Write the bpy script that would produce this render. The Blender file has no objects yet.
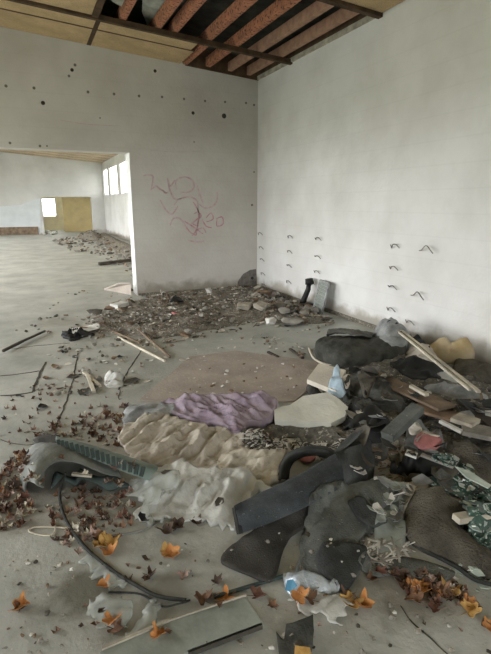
import bpy, bmesh, math, random
from mathutils import Vector, Matrix, noise, geometry
from mathutils.bvhtree import BVHTree
random.seed(7)
C = bpy.context.scene.collection
PI = math.pi
# ------------------------------------------------------------ camera model
FPX = 480.0; TILT = math.radians(14.4); YAW = math.atan(220.5/FPX*math.cos(TILT)); EYE = 1.6
ca, sa, ct, st = math.cos(YAW), math.sin(YAW), math.cos(TILT), math.sin(TILT)
RV = Vector((ca, -sa, 0)); FV = Vector((sa*ct, ca*ct, -st)); UV = Vector((sa*st, ca*st, ct))
W, D, DF = 4.06, 8.57, 28.6
XL = -4.2; YB = -2.6; THK = 0.32
RS = -0.0779
def roof(x): return 3.76 + RS*(x-W)
def ray(x, y): return RV*((x-245.5)/FPX) + UV*((327-y)/FPX) + FV
def P(x, y, z=0.0):
    d = ray(x, y); s = (z-EYE)/d.z
    return Vector((d.x*s, d.y*s, z))
def PY(x, y, Y=D):
    d = ray(x, y); s = Y/d.y
    return Vector((d.x*s, Y, EYE+d.z*s))
def PX(x, y, X=W):
    d = ray(x, y); s = X/d.x
    return Vector((X, d.y*s, EYE+d.z*s))

# ------------------------------------------------------------ materials
def mat(name, col, rough=0.85, var=0.25, scale=6.0, bump=0.2, bscale=40.0, col2=None, metal=0.0, alpha=1.0,
        trans=0.0, speck=None, speck_scale=60, speck_th=0.68, sss=0.0, spec=0.3):
    m = bpy.data.materials.new(name); m.use_nodes = True
    nt = m.node_tree; N = nt.nodes; L = nt.links
    b = N['Principled BSDF']
    b.inputs['Roughness'].default_value = rough; b.inputs['Metallic'].default_value = metal
    b.inputs['Specular IOR Level'].default_value = spec
    tc = N.new('ShaderNodeTexCoord')
    n1 = N.new('ShaderNodeTexNoise'); n1.inputs['Scale'].default_value = scale; n1.inputs['Detail'].default_value = 6
    n1.inputs['Roughness'].default_value = 0.62
    L.new(tc.outputs['Object'], n1.inputs['Vector'])
    r = N.new('ShaderNodeValToRGB')
    c2 = col2 if col2 else tuple(max(0, c*(1-var*1.6)) for c in col)
    c1 = col if col2 else tuple(min(1, c*(1+var*0.5)) for c in col)
    r.color_ramp.elements[0].position = 0.33; r.color_ramp.elements[1].position = 0.66
    r.color_ramp.elements[0].color = (*c2, 1); r.color_ramp.elements[1].color = (*c1, 1)
    L.new(n1.outputs['Fac'], r.inputs['Fac'])
    out = r.outputs['Color']
    if speck:
        n3 = N.new('ShaderNodeTexNoise'); n3.inputs['Scale'].default_value = speck_scale; n3.inputs['Detail'].default_value = 3
        L.new(tc.outputs['Object'], n3.inputs['Vector'])
        r3 = N.new('ShaderNodeValToRGB'); r3.color_ramp.elements[0].position = speck_th-0.04; r3.color_ramp.elements[1].position = speck_th
        L.new(n3.outputs['Fac'], r3.inputs['Fac'])
        mx = N.new('ShaderNodeMix'); mx.data_type = 'RGBA'
        L.new(r3.outputs['Color'], mx.inputs[0]); L.new(out, mx.inputs[6]); mx.inputs[7].default_value = (*speck, 1)
        out = mx.outputs[2]
    L.new(out, b.inputs['Base Color'])
    if bump:
        n2 = N.new('ShaderNodeTexNoise'); n2.inputs['Scale'].default_value = bscale; n2.inputs['Detail'].default_value = 5
        L.new(tc.outputs['Object'], n2.inputs['Vector'])
        bp = N.new('ShaderNodeBump'); bp.inputs['Strength'].default_value = bump; bp.inputs['Distance'].default_value = 0.02
        L.new(n2.outputs['Fac'], bp.inputs['Height']); L.new(bp.outputs['Normal'], b.inputs['Normal'])
    if alpha < 1: b.inputs['Alpha'].default_value = alpha
    if trans: b.inputs['Transmission Weight'].default_value = trans
    if sss:
        b.inputs['Subsurface Weight'].default_value = sss; b.inputs['Subsurface Radius'].default_value = (.05, .05, .05)
    return m
M = {}
def wall_mat(name, base, dirt, low):
    """whitewashed plaster: large blotches, faint horizontal block courses, fine grain"""
    m = bpy.data.materials.new(name); m.use_nodes = True
    N = m.node_tree.nodes; L = m.node_tree.links; b = N['Principled BSDF']
    b.inputs['Roughness'].default_value = 0.92; b.inputs['Specular IOR Level'].default_value = 0.15
    g = N.new('ShaderNodeNewGeometry')
    n1 = N.new('ShaderNodeTexNoise'); n1.inputs['Scale'].default_value = 0.9; n1.inputs['Detail'].default_value = 8; n1.inputs['Roughness'].default_value = .6
    L.new(g.outputs['Position'], n1.inputs['Vector'])
    r = N.new('ShaderNodeValToRGB'); r.color_ramp.elements[0].position = .32; r.color_ramp.elements[1].position = .62
    r.color_ramp.elements[0].color = (*dirt, 1); r.color_ramp.elements[1].color = (*base, 1)
    L.new(n1.outputs['Fac'], r.inputs['Fac'])
    sep = N.new('ShaderNodeSeparateXYZ'); L.new(g.outputs['Position'], sep.inputs[0])
    n2 = N.new('ShaderNodeTexNoise'); n2.inputs['Scale'].default_value = 3.5; n2.inputs['Detail'].default_value = 6
    L.new(g.outputs['Position'], n2.inputs['Vector'])
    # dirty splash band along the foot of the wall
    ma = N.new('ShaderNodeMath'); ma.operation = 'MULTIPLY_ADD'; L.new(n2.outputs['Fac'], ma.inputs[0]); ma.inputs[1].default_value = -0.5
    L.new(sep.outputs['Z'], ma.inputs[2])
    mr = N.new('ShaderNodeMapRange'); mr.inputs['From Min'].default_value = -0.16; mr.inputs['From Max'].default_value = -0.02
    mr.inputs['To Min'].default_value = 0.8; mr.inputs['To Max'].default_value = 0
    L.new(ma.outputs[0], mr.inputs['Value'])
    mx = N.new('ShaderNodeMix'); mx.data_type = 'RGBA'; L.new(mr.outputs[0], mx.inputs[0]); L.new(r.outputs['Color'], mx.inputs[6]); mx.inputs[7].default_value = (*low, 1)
    # block courses
    cz = N.new('ShaderNodeMath'); cz.operation = 'PINGPONG'; L.new(sep.outputs['Z'], cz.inputs[0]); cz.inputs[1].default_value = 0.125
    cr = N.new('ShaderNodeMapRange'); cr.inputs['From Min'].default_value = 0; cr.inputs['From Max'].default_value = .012
    cr.inputs['To Min'].default_value = 0.07; cr.inputs['To Max'].default_value = 0
    L.new(cz.outputs[0], cr.inputs['Value'])
    m2 = N.new('ShaderNodeMix'); m2.data_type = 'RGBA'; L.new(cr.outputs[0], m2.inputs[0]); L.new(mx.outputs[2], m2.inputs[6]); m2.inputs[7].default_value = (*[c*.5 for c in dirt], 1)
    L.new(m2.outputs[2], b.inputs['Base Color'])
    n4 = N.new('ShaderNodeTexNoise'); n4.inputs['Scale'].default_value = 25; n4.inputs['Detail'].default_value = 6
    L.new(g.outputs['Position'], n4.inputs['Vector'])
    bp = N.new('ShaderNodeBump'); bp.inputs['Strength'].default_value = .25; bp.inputs['Distance'].default_value = .015
    L.new(n4.outputs['Fac'], bp.inputs['Height']); L.new(bp.outputs['Normal'], b.inputs['Normal'])
    return m
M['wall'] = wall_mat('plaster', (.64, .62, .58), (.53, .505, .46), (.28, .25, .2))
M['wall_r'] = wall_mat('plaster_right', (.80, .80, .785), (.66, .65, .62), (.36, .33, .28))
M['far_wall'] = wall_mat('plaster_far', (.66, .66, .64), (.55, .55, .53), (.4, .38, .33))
M['yellow'] = mat('yellow_plaster', (.76, .61, .32), var=.1, scale=2)
M['yellow_pale'] = mat('yellow_plaster_pale', (.74, .68, .50), var=.1, scale=2)
def floor_mat():
    m = bpy.data.materials.new('concrete'); m.use_nodes = True
    N = m.node_tree.nodes; L = m.node_tree.links; b = N['Principled BSDF']
    b.inputs['Roughness'].default_value = .62; b.inputs['Specular IOR Level'].default_value = .5
    g = N.new('ShaderNodeNewGeometry')
    def nz(s, d=8, r=.62):
        n = N.new('ShaderNodeTexNoise'); n.inputs['Scale'].default_value = s; n.inputs['Detail'].default_value = d; n.inputs['Roughness'].default_value = r
        L.new(g.outputs['Position'], n.inputs['Vector']); return n
    def mix(f, a, c):
        x = N.new('ShaderNodeMix'); x.data_type = 'RGBA'; L.new(f, x.inputs[0]); L.new(a, x.inputs[6]); x.inputs[7].default_value = (*c, 1); return x.outputs[2]
    def ramp(src, a, c, lo=0., hi=1.):
        x = N.new('ShaderNodeMapRange'); x.inputs['From Min'].default_value = a; x.inputs['From Max'].default_value = c
        x.inputs['To Min'].default_value = lo; x.inputs['To Max'].default_value = hi; L.new(src, x.inputs['Value']); return x.outputs[0]
    n1 = nz(1.6); r = N.new('ShaderNodeValToRGB'); r.color_ramp.elements[0].position = .3; r.color_ramp.elements[1].position = .68
    r.color_ramp.elements[0].color = (.30, .31, .28, 1); r.color_ramp.elements[1].color = (.51, .52, .475, 1)
    L.new(n1.outputs['Fac'], r.inputs['Fac']); o = r.outputs['Color']
    o = mix(ramp(nz(9).outputs['Fac'], .55, .75, 0, .5), o, (.24, .23, .19))
    o = mix(ramp(nz(34, 5).outputs['Fac'], .62, .72, 0, .55), o, (.15, .14, .11))
    o = mix(ramp(nz(27, 4).outputs['Fac'], .66, .74, 0, .5), o, (.62, .61, .56))
    # stains with their own outline: mud patch by the bag, soot by the window side
    nn = nz(6)
    for (px, py, rad, col, k) in [(85, 592, .17, (.10, .095, .065), .85), (60, 322, .35, (.25, .23, .19), .5), (20, 500, .35, (.20, .17, .12), .55), (130, 455, .4, (.24, .2, .15), .45),
                                  (405, 590, .22, (.16, .13, .09), .6), (120, 620, .2, (.2, .19, .15), .4), (170, 590, .12, (.14, .13, .1), .6)]:
        c = P(px, py)
        v = N.new('ShaderNodeVectorMath'); v.operation = 'DISTANCE'; L.new(g.outputs['Position'], v.inputs[0]); v.inputs[1].default_value = c
        a = N.new('ShaderNodeMath'); a.operation = 'MULTIPLY_ADD'; L.new(nn.outputs['Fac'], a.inputs[0]); a.inputs[1].default_value = rad*1.6; L.new(v.outputs['Value'], a.inputs[2])
        o = mix(ramp(a.outputs[0], rad*1.25, rad*1.9, k, 0), o, col)
    L.new(o, b.inputs['Base Color'])
    bp = N.new('ShaderNodeBump'); bp.inputs['Strength'].default_value = .35; bp.inputs['Distance'].default_value = .012
    L.new(nz(30, 6).outputs['Fac'], bp.inputs['Height']); L.new(bp.outputs['Normal'], b.inputs['Normal'])
    return m
M['floor'] = floor_mat()
M['crack'] = mat('crack_dirt', (.075, .07, .055), var=.3)
M['panel'] = mat('particle_board', (.60, .44, .25), rough=.9, var=.14, scale=3, bscale=90, speck=(.30, .22, .12), speck_scale=110, speck_th=.62)
M['seam'] = mat('dark_batten_wood', (.10, .062, .036), var=.3)
M['joist'] = mat('red_brown_joist', (.56, .24, .135), rough=.9, var=.35, scale=9, col2=(.33, .15, .09), speck=(.10, .06, .05), speck_scale=30, speck_th=.6)
M['joist_pale'] = mat('pale_dusty_joist', (.48, .29, .20), rough=.9, var=.35, scale=9, col2=(.3, .17, .12))
M['roofing'] = mat('dark_roofing', (.045, .045, .036), rough=.95, var=.4, scale=4)
M['foil'] = mat('pale_insulation', (.55, .60, .53), rough=.6, var=.25, scale=6)
M['far_board'] = mat('far_boards', (.60, .47, .32), var=.2, scale=2)
M['graffiti'] = mat('faded_pink_spray', (.52, .33, .37), rough=.9, var=.3, scale=11, bump=0, col2=(.62, .54, .53))
M['graffiti_dark'] = mat('faded_red_spray', (.48, .20, .26), rough=.9, var=.3, scale=11, bump=0, col2=(.60, .45, .46))
M['plug'] = mat('dark_hole', (.05, .045, .04), var=.2)
M['stain'] = mat('damp_stain', (.22, .20, .18), var=.3, scale=12)
M['dirt'] = mat('dirt', (.28, .255, .21), rough=.95, var=.4, scale=14, bump=.9, bscale=60, col2=(.13, .115, .092), speck=(.45, .42, .36), speck_scale=45, speck_th=.64)
M['rub_a'] = mat('rubble_beige', (.50, .46, .38), var=.3)
M['rub_b'] = mat('rubble_grey', (.34, .32, .28), var=.3)
M['rub_c'] = mat('rubble_dark', (.11, .10, .08), var=.3)
M['rub_w'] = mat('plaster_white', (.74, .73, .68), var=.15)
M['rub_br'] = mat('rubble_brown', (.27, .19, .125), var=.3)
M['black'] = mat('black_plastic', (.018, .019, .018), rough=.6, var=.3)
M['char'] = mat('charred_foam', (.085, .085, .072), rough=.85, var=.5, scale=7, bump=.9, bscale=18, col2=(.03, .032, .026))
M['char_g'] = mat('dirty_dark_grey_cloth', (.16, .16, .145), rough=.9, var=.5, scale=5, bump=.6, bscale=25, col2=(.05, .053, .045))
M['refuse'] = mat('mixed_refuse', (.21, .20, .17), rough=.9, var=.4, scale=16, bump=1.0, bscale=35, col2=(.07, .068, .058), speck=(.4, .38, .32), speck_scale=40, speck_th=.64)
M['bag_grey'] = mat('grey_film', (.34, .355, .355), rough=.45, var=.35, scale=7, bump=.5, bscale=18)
M['navy'] = mat('blue_black_mat', (.065, .075, .08), rough=.9, var=.3, scale=10, bump=.35, bscale=140, speck=(.16, .17, .17), speck_scale=90, speck_th=.71)
M['brown_mat'] = mat('brown_black_mat', (.062, .058, .050), rough=.92, var=.3, scale=9, bump=.35, bscale=130, speck=(.2, .2, .18), speck_scale=70, speck_th=.73)
M['grey_mat'] = mat('grey_felt', (.155, .165, .15), rough=.95, var=.35, scale=5, bump=.35, bscale=120, speck=(.3, .31, .28), speck_scale=80, speck_th=.72)
M['grey_mat2'] = mat('dark_felt', (.065, .07, .066), rough=.95, var=.35, scale=5, bump=.35, bscale=120)
M['olive'] = mat('olive_brown_rug', (.15, .135, .105), rough=.95, var=.4, scale=5, bump=.7, bscale=90, col2=(.05, .045, .035))
M['rubber'] = mat('rubber', (.035, .037, .033), rough=.7, var=.3, scale=12)
M['purple'] = mat('lilac_cloth', (.43, .36, .42), rough=.85, var=.3, scale=4.5, bump=.6, bscale=15, col2=(.22, .165, .215))
M['beige_cloth'] = mat('beige_sheet', (.56, .515, .44), rough=.8, var=.25, scale=4, bump=.8, bscale=13, col2=(.38, .34, .28))
M['cream_cloth'] = mat('cream_sheet', (.64, .59, .49), rough=.8, var=.2, scale=4, bump=.8, bscale=13)
M['film'] = mat('white_film', (.66, .67, .63), rough=.35, var=.14, scale=5, bump=.8, bscale=14, spec=.5, alpha=.86)
M['film_clear'] = mat('milky_film', (.62, .66, .61), rough=.3, var=.14, scale=5, bump=.8, bscale=14, alpha=.38, spec=.6)
M['styro'] = mat('off_white_board', (.70, .70, .62), rough=.8, var=.12, scale=3)
M['carton'] = mat('cream_card', (.68, .63, .54), rough=.85, var=.12, scale=3)
M['blue'] = mat('pale_blue_plastic', (.45, .58, .68), rough=.5, var=.15, scale=5)
M['hardboard'] = mat('brown_hardboard', (.43, .375, .325), rough=.9, var=.15, scale=3, bump=.2, speck=(.5, .47, .42), speck_scale=30, speck_th=.68)
M['green_plastic'] = mat('grey_green_plastic', (.21, .275, .245), rough=.55, var=.2, scale=7, bump=.1)
M['green_dark'] = mat('dark_green_plastic', (.06, .085, .08), rough=.6, var=.2)
M['bumper'] = mat('dusty_grey_plastic', (.20, .21, .185), rough=.6, var=.4, scale=6, bump=.3, col2=(.11, .12, .105))
M['wood_pale'] = mat('pale_wood', (.62, .57, .46), rough=.85, var=.2)
M['wood_brown'] = mat('brown_wood', (.24, .18, .125), rough=.9, var=.3)
M['wood_dark'] = mat('dark_wood', (.085, .07, .055), rough=.9, var=.3)
M['glass_green'] = mat('green_glass', (.06, .135, .105), rough=.15, var=.35, scale=14, bump=.5, bscale=45, spec=.8, col2=(.03, .055, .045), speck=(.42, .5, .44), speck_scale=38, speck_th=.62)
M['glass_pale'] = mat('pale_glass', (.52, .60, .53), rough=.15, var=.2, scale=8, bump=0, spec=.8)
M['red'] = mat('red_film', (.50, .20, .19), rough=.5, var=.3, scale=9)
M['sack'] = mat('ochre_sack', (.58, .50, .35), rough=.85, var=.3, scale=3, bump=.3, col2=(.42, .31, .14))
M['leaf_o'] = mat('leaf_orange', (.60, .30, .11), rough=.8, var=.3, scale=20, col2=(.40, .15, .04))
M['leaf_y'] = mat('leaf_yellow', (.64, .42, .15), rough=.8, var=.3, scale=20, col2=(.42, .23, .06))
M['leaf_r'] = mat('leaf_red', (.16, .075, .05), rough=.8, var=.3, scale=20)
M['leaf_b'] = mat('leaf_brown', (.22, .125, .075), rough=.85, var=.35, scale=20)
M['leaf_d'] = mat('leaf_dark', (.10, .068, .05), rough=.85, var=.35, scale=20)
M['leaf_p'] = mat('leaf_pink', (.42, .30, .25), rough=.85, var=.3, scale=20)
M['metal'] = mat('dull_steel', (.25, .25, .24), rough=.5, var=.3, metal=.6)
M['foil_bag'] = mat('silver_foil', (.56, .62, .66), rough=.3, var=.25, scale=9, metal=.35, bump=.6, bscale=30)
M['blue_film'] = mat('blue_print', (.10, .28, .42), rough=.4, var=.2)
M['slab_glass'] = mat('green_grey_sheet', (.30, .33, .29), rough=.5, var=.2, scale=5, bump=.15)
M['frame'] = mat('white_paint_lit_jamb', (.80, .80, .78), rough=.7, var=.1)
M['ext'] = mat('outside_ground', (.3, .32, .25), var=.2)
M['wire'] = mat('rusty_wire', (.22, .20, .18), rough=.7, var=.3)
M['glass'] = mat('window_glass', (1, 1, 1), rough=.03, var=0, bump=0, trans=1.0)

# ------------------------------------------------------------ object helpers
SUP = []
def register(o):
    mw = o.matrix_world.copy() if False else Matrix.Translation(world_loc(o))
    vs = [mw @ v.co for v in o.data.vertices]; fs = [tuple(p.vertices) for p in o.data.polygons]
    SUP.append(BVHTree.FromPolygons(vs, fs))
def world_loc(o):
    l = o.location.copy(); p = o.parent
    while p: l += p.location; p = p.parent
    return l
def drop(x, y):
    z = 0.0
    for b in SUP:
        h = b.ray_cast(Vector((x, y, 2.0)), Vector((0, 0, -1)))
        if h[0] is not None and h[0].z > z: z = h[0].z
    return z
def tag(o, label=None, cat=None, group=None, kind=None):
    if label: o['label'] = label
    if cat: o['category'] = cat
    if group: o['group'] = group
    if kind: o['kind'] = kind
    return o
def link(name, verts, faces, m, parent=None, smooth=False, base=None, mats=None):
    """mesh given in world coordinates; the origin goes to its base"""
    vs = [Vector(v) for v in verts]
    if base is None:
        x0, x1 = min(v.x for v in vs), max(v.x for v in vs); y0, y1 = min(v.y for v in vs), max(v.y for v in vs)
        base = Vector(((x0+x1)/2, (y0+y1)/2, min(v.z for v in vs)))
    me = bpy.data.meshes.new(name); me.from_pydata([v-base for v in vs], [], faces); me.materials.append(m)
    bm = bmesh.new(); bm.from_mesh(me); bmesh.ops.recalc_face_normals(bm, faces=bm.faces); bm.to_mesh(me); bm.free()
    for p in me.polygons: p.use_smooth = smooth
    o = bpy.data.objects.new(name, me); C.objects.link(o)
    o.location = base
    if parent: o.parent = parent; o.location = base - world_loc(parent)
    return o
def empty(name, loc, label, cat, group=None):
    o = bpy.data.objects.new(name, None); C.objects.link(o); o.location = loc; o.empty_display_size = .1
    return tag(o, label, cat, group)
class MB:
    def __init__(s): s.v = []; s.f = []
    def box(s, x0, x1, y0, y1, z0, z1):
        b = len(s.v); s.v += [(x, y, z) for z in (z0, z1) for x, y in ((x0, y0), (x1, y0), (x1, y1), (x0, y1))]
        s.f += [tuple(b+i for i in q) for q in ((0, 1, 2, 3), (4, 5, 6, 7), (0, 1, 5, 4), (1, 2, 6, 5), (2, 3, 7, 6), (3, 0, 4, 7))]
    def quadbox(s, A, B):
        b = len(s.v); n = len(A); s.v += [tuple(p) for p in A]+[tuple(p) for p in B]
        s.f += [tuple(b+i for i in range(n)), tuple(b+n+i for i in range(n))]
        s.f += [(b+i, b+(i+1) % n, b+n+(i+1) % n, b+n+i) for i in range(n)]
    def bar(s, a, c, w, h, up=Vector((0, 0, 1))):
        a = Vector(a); c = Vector(c); d = (c-a).normalized(); x = d.cross(up)
        if x.length < 1e-4: x = d.cross(Vector((1, 0, 0)))
        x.normalize(); u = x.cross(d); x *= w/2; u *= h/2
        s.quadbox([a-x-u, a+x-u, a+x+u, a-x+u], [c-x-u, c+x-u, c+x+u, c-x+u])
    def tube(s, pts, r, n=8):
        rings = []
        pts = [Vector(p) for p in pts]; ref = Vector((0.13, 0.2, 1)).normalized()
        for i, p in enumerate(pts):
            d = (pts[min(i+1, len(pts)-1)]-pts[max(i-1, 0)]).normalized(); x = d.cross(ref).normalized(); y = x.cross(d)
            rr = r[i] if isinstance(r, (list, tuple)) else r
            b = len(s.v); s.v += [tuple(p+x*rr*math.cos(2*PI*k/n)+y*rr*math.sin(2*PI*k/n)) for k in range(n)]; rings.append(b)
        for a, b in zip(rings, rings[1:]): s.f += [(a+k, a+(k+1) % n, b+(k+1) % n, b+k) for k in range(n)]
        s.f += [tuple(rings[0]+k for k in range(n)), tuple(rings[-1]+k for k in range(n))]
    def build(s, name, m, parent=None, smooth=False): return link(name, s.v, s.f, m, parent, smooth)
def catmull(pts, n, closed=False):
    pts = [Vector(p) for p in pts]; k = len(pts); out = []
    if closed: segs = k
    else: segs = k-1
    if k < 3 and not closed:
        return [pts[0].lerp(pts[-1], i/(n-1)) for i in range(n)]
    for i in range(n):
        t = i/n*segs if closed else i/(n-1)*segs
        j = min(int(t), segs-1); u = t-j
        g = (lambda q: pts[q % k]) if closed else (lambda q: pts[max(0, min(k-1, q))])
        a, b, c, d = g(j-1), g(j), g(j+1), g(j+2)
        out.append(.5*((2*b)+(-a+c)*u+(2*a-5*b+4*c-d)*u*u+(-a+3*b-3*c+d)*u**3))
    return out
def PP(pts): return [P(*p) for p in pts]
def tube_px(name, pts, r, m, n=40, parent=None, sides=8):
    b = MB(); b.tube(catmull(PP(pts), n), r, sides); return b.build(name, m, parent, True)
def fold(x, y, sc, ang, seed):
    """crumple: domain-warped, stretched ridged noise, range about -1..1"""
    c, s = math.cos(ang), math.sin(ang); u, v = (x*c+y*s)*sc*.42, (-x*s+y*c)*sc*1.15
    w = noise.noise(Vector((u*.8, v*.8, seed)))*1.1; w2 = noise.noise(Vector((v*.7, u*.7, seed+20)))*1.1
    p = Vector((u+w, v+w2, seed+3.1)); f1 = noise.voronoi(p)[0]
    q = Vector((u*2.3-w2, v*2.1+w, seed+9.1)); f2 = noise.voronoi(q)[0]
    a = f1[0]*1.5-.7; b = f2[0]*1.5-.7
    big = noise.noise(Vector((x*sc*.4, y*sc*.4, seed+2)))
    c2 = 1-2.4*abs(noise.noise(Vector((u*3.3-w*2, v*4.7+w2*2, seed+5.7))))
    rid = 1-2.2*abs(noise.noise(Vector((u*1.3+w2, v*1.1-w, seed+15))))
    return a*.5+b*.3+c2*.15+rid*.45+big*.5-.3
def sheet(name, pts, m, thick=.004, amp=0., sc=6., ang=0., dome=0., domew=.12, extra=(), res=.03, seed=0, smooth=True,
          parent=None, ground=False, drape=True, eps=.003, soft=True, jag=0., reg=True, rag=0.):
    ctrl = PP(pts)
    if soft: ring = catmull(ctrl, max(12, len(ctrl)*9), True)
    else:
        ring = []
        for a, b in zip(ctrl, ctrl[1:]+ctrl[:1]):
            k = max(1, int((b-a).length/(res*1.5)))
            ring += [a.lerp(b, i/k) for i in range(k)]
    if jag: ring = [p+Vector((noise.noise(p*35+Vector((seed, 0, 0)))*jag, noise.noise(p*35+Vector((0, seed, 7)))*jag, 0)) for p in ring]
    if rag: ring = [p+Vector((noise.noise(p*9+Vector((seed, 0, 3)))+.5*noise.noise(p*24+Vector((seed, 5, 3))), noise.noise(p*9+Vector((2, seed, 7)))+.5*noise.noise(p*24+Vector((1, seed, 7))), 0))*rag for p in ring]
    rnd = random.Random(seed*13+5)
    x0, x1 = min(p.x for p in ring), max(p.x for p in ring); y0, y1 = min(p.y for p in ring), max(p.y for p in ring)
    res = max(res, math.sqrt(max((x1-x0)*(y1-y0), 1e-6)/16000))
    def inside(x, y):
        c = False; j = len(ring)-1
        for i in range(len(ring)):
            a, b = ring[i], ring[j]
            if (a.y > y) != (b.y > y) and x < (b.x-a.x)*(y-a.y)/(b.y-a.y+1e-12)+a.x: c = not c
            j = i
        return c
    def edged(x, y):
        q = Vector((x, y)); d = 1e9
        for i in range(len(ring)):
            a = ring[i].xy; b = ring[(i+1) % len(ring)].xy; ab = b-a; t = max(0, min(1, (q-a).dot(ab)/(ab.length_squared+1e-12)))
            d = min(d, (a+ab*t-q).length)
        return d
    n = len(ring); v2 = [p.xy.copy() for p in ring]
    nx = int((x1-x0)/res)+1; ny = int((y1-y0)/res)+1
    for i in range(nx+1):
        for j in range(ny+1):
            x = x0+(i+rnd.uniform(.25, .75))*res; y = y0+(j+rnd.uniform(.25, .75))*res
            if inside(x, y) and edged(x, y) > res*.45: v2.append(Vector((x, y)))
    r = geometry.delaunay_2d_cdt(v2, [], [list(range(n))], 1, 1e-6)
    V2, F = r[0], r[2]
    known = ctrl + PP(extra)
    top = []
    for v in V2:
        x, y = v.x, v.y; sw = sz = 0
        for k in known:
            w = 1/(((k.x-x)**2+(k.y-y)**2)**1.25+1e-5); sw += w; sz += w*k.z
        z = sz/sw; e = edged(x, y); f = min(1, e/domew); f = f*f*(3-2*f)
        z += dome*math.sqrt(max(0, f))*(1+.5*noise.noise(Vector((x*3, y*3, seed+.5)))) if dome else 0
        if amp: z += amp*fold(x, y, sc, ang, seed+.37)*(.35+.65*f)
        if drape: z = max(z, drop(x, y)+eps+(thick if not ground else 0)+ (amp*.12*(1+noise.noise(Vector((x*14, y*14, seed)))) if amp else 0))
        top.append(Vector((x, y, z)))
    cnt = {}
    for f in F:
        for a, b in zip(f, f[1:]+f[:1]): cnt[(a, b)] = cnt.get((a, b), 0)+1
    bd = [(a, b) for (a, b) in cnt if (b, a) not in cnt]
    N = len(top)
    if ground: bot = [Vector((p.x, p.y, min(p.z-.002, 0.001))) for p in top]
    else: bot = [p-Vector((0, 0, thick)) for p in top]
    if not ground and reg is not None:
        lo = min(b.z for b in bot)
        if lo < .001: top = [p+Vector((0, 0, .001-lo)) for p in top]; bot = [p+Vector((0, 0, .001-lo)) for p in bot]
    faces = [tuple(f) for f in F]+[tuple(N+i for i in reversed(f)) for f in F]+[(b, a, N+a, N+b) for a, b in bd]
    o = link(name, top+bot, faces, m, parent, smooth)
    if reg: register(o)
    return o
def rails(name, rows, m, thick=.01, nu=40, nv=12, parent=None, amp=0., sc=8., seed=0, reg=True, pts3=False):
    R_ = [catmull(r if pts3 else PP(r), nu) for r in rows]
    cols = [catmull([r[i] for r in R_], nv) for i in range(nu)]
    G = [[cols[i][j] for j in range(nv)] for i in range(nu)]
    nrm = [[None]*nv for _ in range(nu)]
    for i in range(nu):
        for j in range(nv):
            a = G[min(i+1, nu-1)][j]-G[max(i-1, 0)][j]; b = G[i][min(j+1, nv-1)]-G[i][max(j-1, 0)]
            q = a.cross(b); q = q.normalized() if q.length > 1e-9 else Vector((0, 0, 1)); nrm[i][j] = q
    s = 1 if sum(n.z for r in nrm for n in r) > 0 else -1
    T = []; B = []
    for i in range(nu):
        for j in range(nv):
            p = G[i][j]; q = nrm[i][j]*s
            if amp: p = p+q*amp*fold(p.x, p.y+p.z, sc, .5, seed)
            T.append(p); B.append(p-q*thick)
    lo = min(min(p.z for p in T), min(p.z for p in B))
    if lo < .001:
        T = [p+Vector((0, 0, .001-lo)) for p in T]; B = [p+Vector((0, 0, .001-lo)) for p in B]
    n = nu*nv; f = []
    ix = lambda i, j: i*nv+j
    for i in range(nu-1):
        for j in range(nv-1):
            q = (ix(i, j), ix(i+1, j), ix(i+1, j+1), ix(i, j+1)); f.append(q); f.append(tuple(n+k for k in reversed(q)))
    for i in range(nu-1):
        for j in (0, nv-1): f.append((ix(i, j), ix(i+1, j), n+ix(i+1, j), n+ix(i, j)))
    for j in range(nv-1):
        for i in (0, nu-1): f.append((ix(i, j), ix(i, j+1), n+ix(i, j+1), n+ix(i, j)))
    o = link(name, T+B, f, m, parent, True)
    if reg: register(o)
    return o

# ============================================================ SETTING
b = MB(); b.box(XL-.4, W+.4, YB-.4, DF+6, -.3, 0)
floor = tag(b.build('floor', M['floor']), kind='structure')
b = MB(); b.box(-60, 60, -60, 90, -.5, -.31); tag(b.build('trim_6', M['ext']), kind='structure')
# walls (tops follow the sloping roof)
def wbox(b, x0, x1, y0, y1, z0, z1=None):
    za = z1 if z1 is not None else roof(x0)+.3; zb = z1 if z1 is not None else roof(x1)+.3
    b.quadbox([(x0, y0, z0), (x1, y0, z0), (x1, y1, z0), (x0, y1, z0)], [(x0, y0, za), (x1, y0, zb), (x1, y1, zb), (x0, y1, za)])
JX, OZ = 1.69, 2.43
b = MB(); wbox(b, JX, W, D, D+THK, 0); wbox(b, -3.2, JX, D, D+THK, OZ); wbox(b, XL, -3.2, D, D+THK, 0)
wall_back = tag(b.build('wall_back', M['wall']), kind='structure')
b = MB(); b.box(JX-.012, JX, D-.004, D+THK, 0, OZ); tag(b.build('trim_1', M['frame']), kind='structure')  # white facing: brightness of the lit jamb put into its colour
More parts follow.
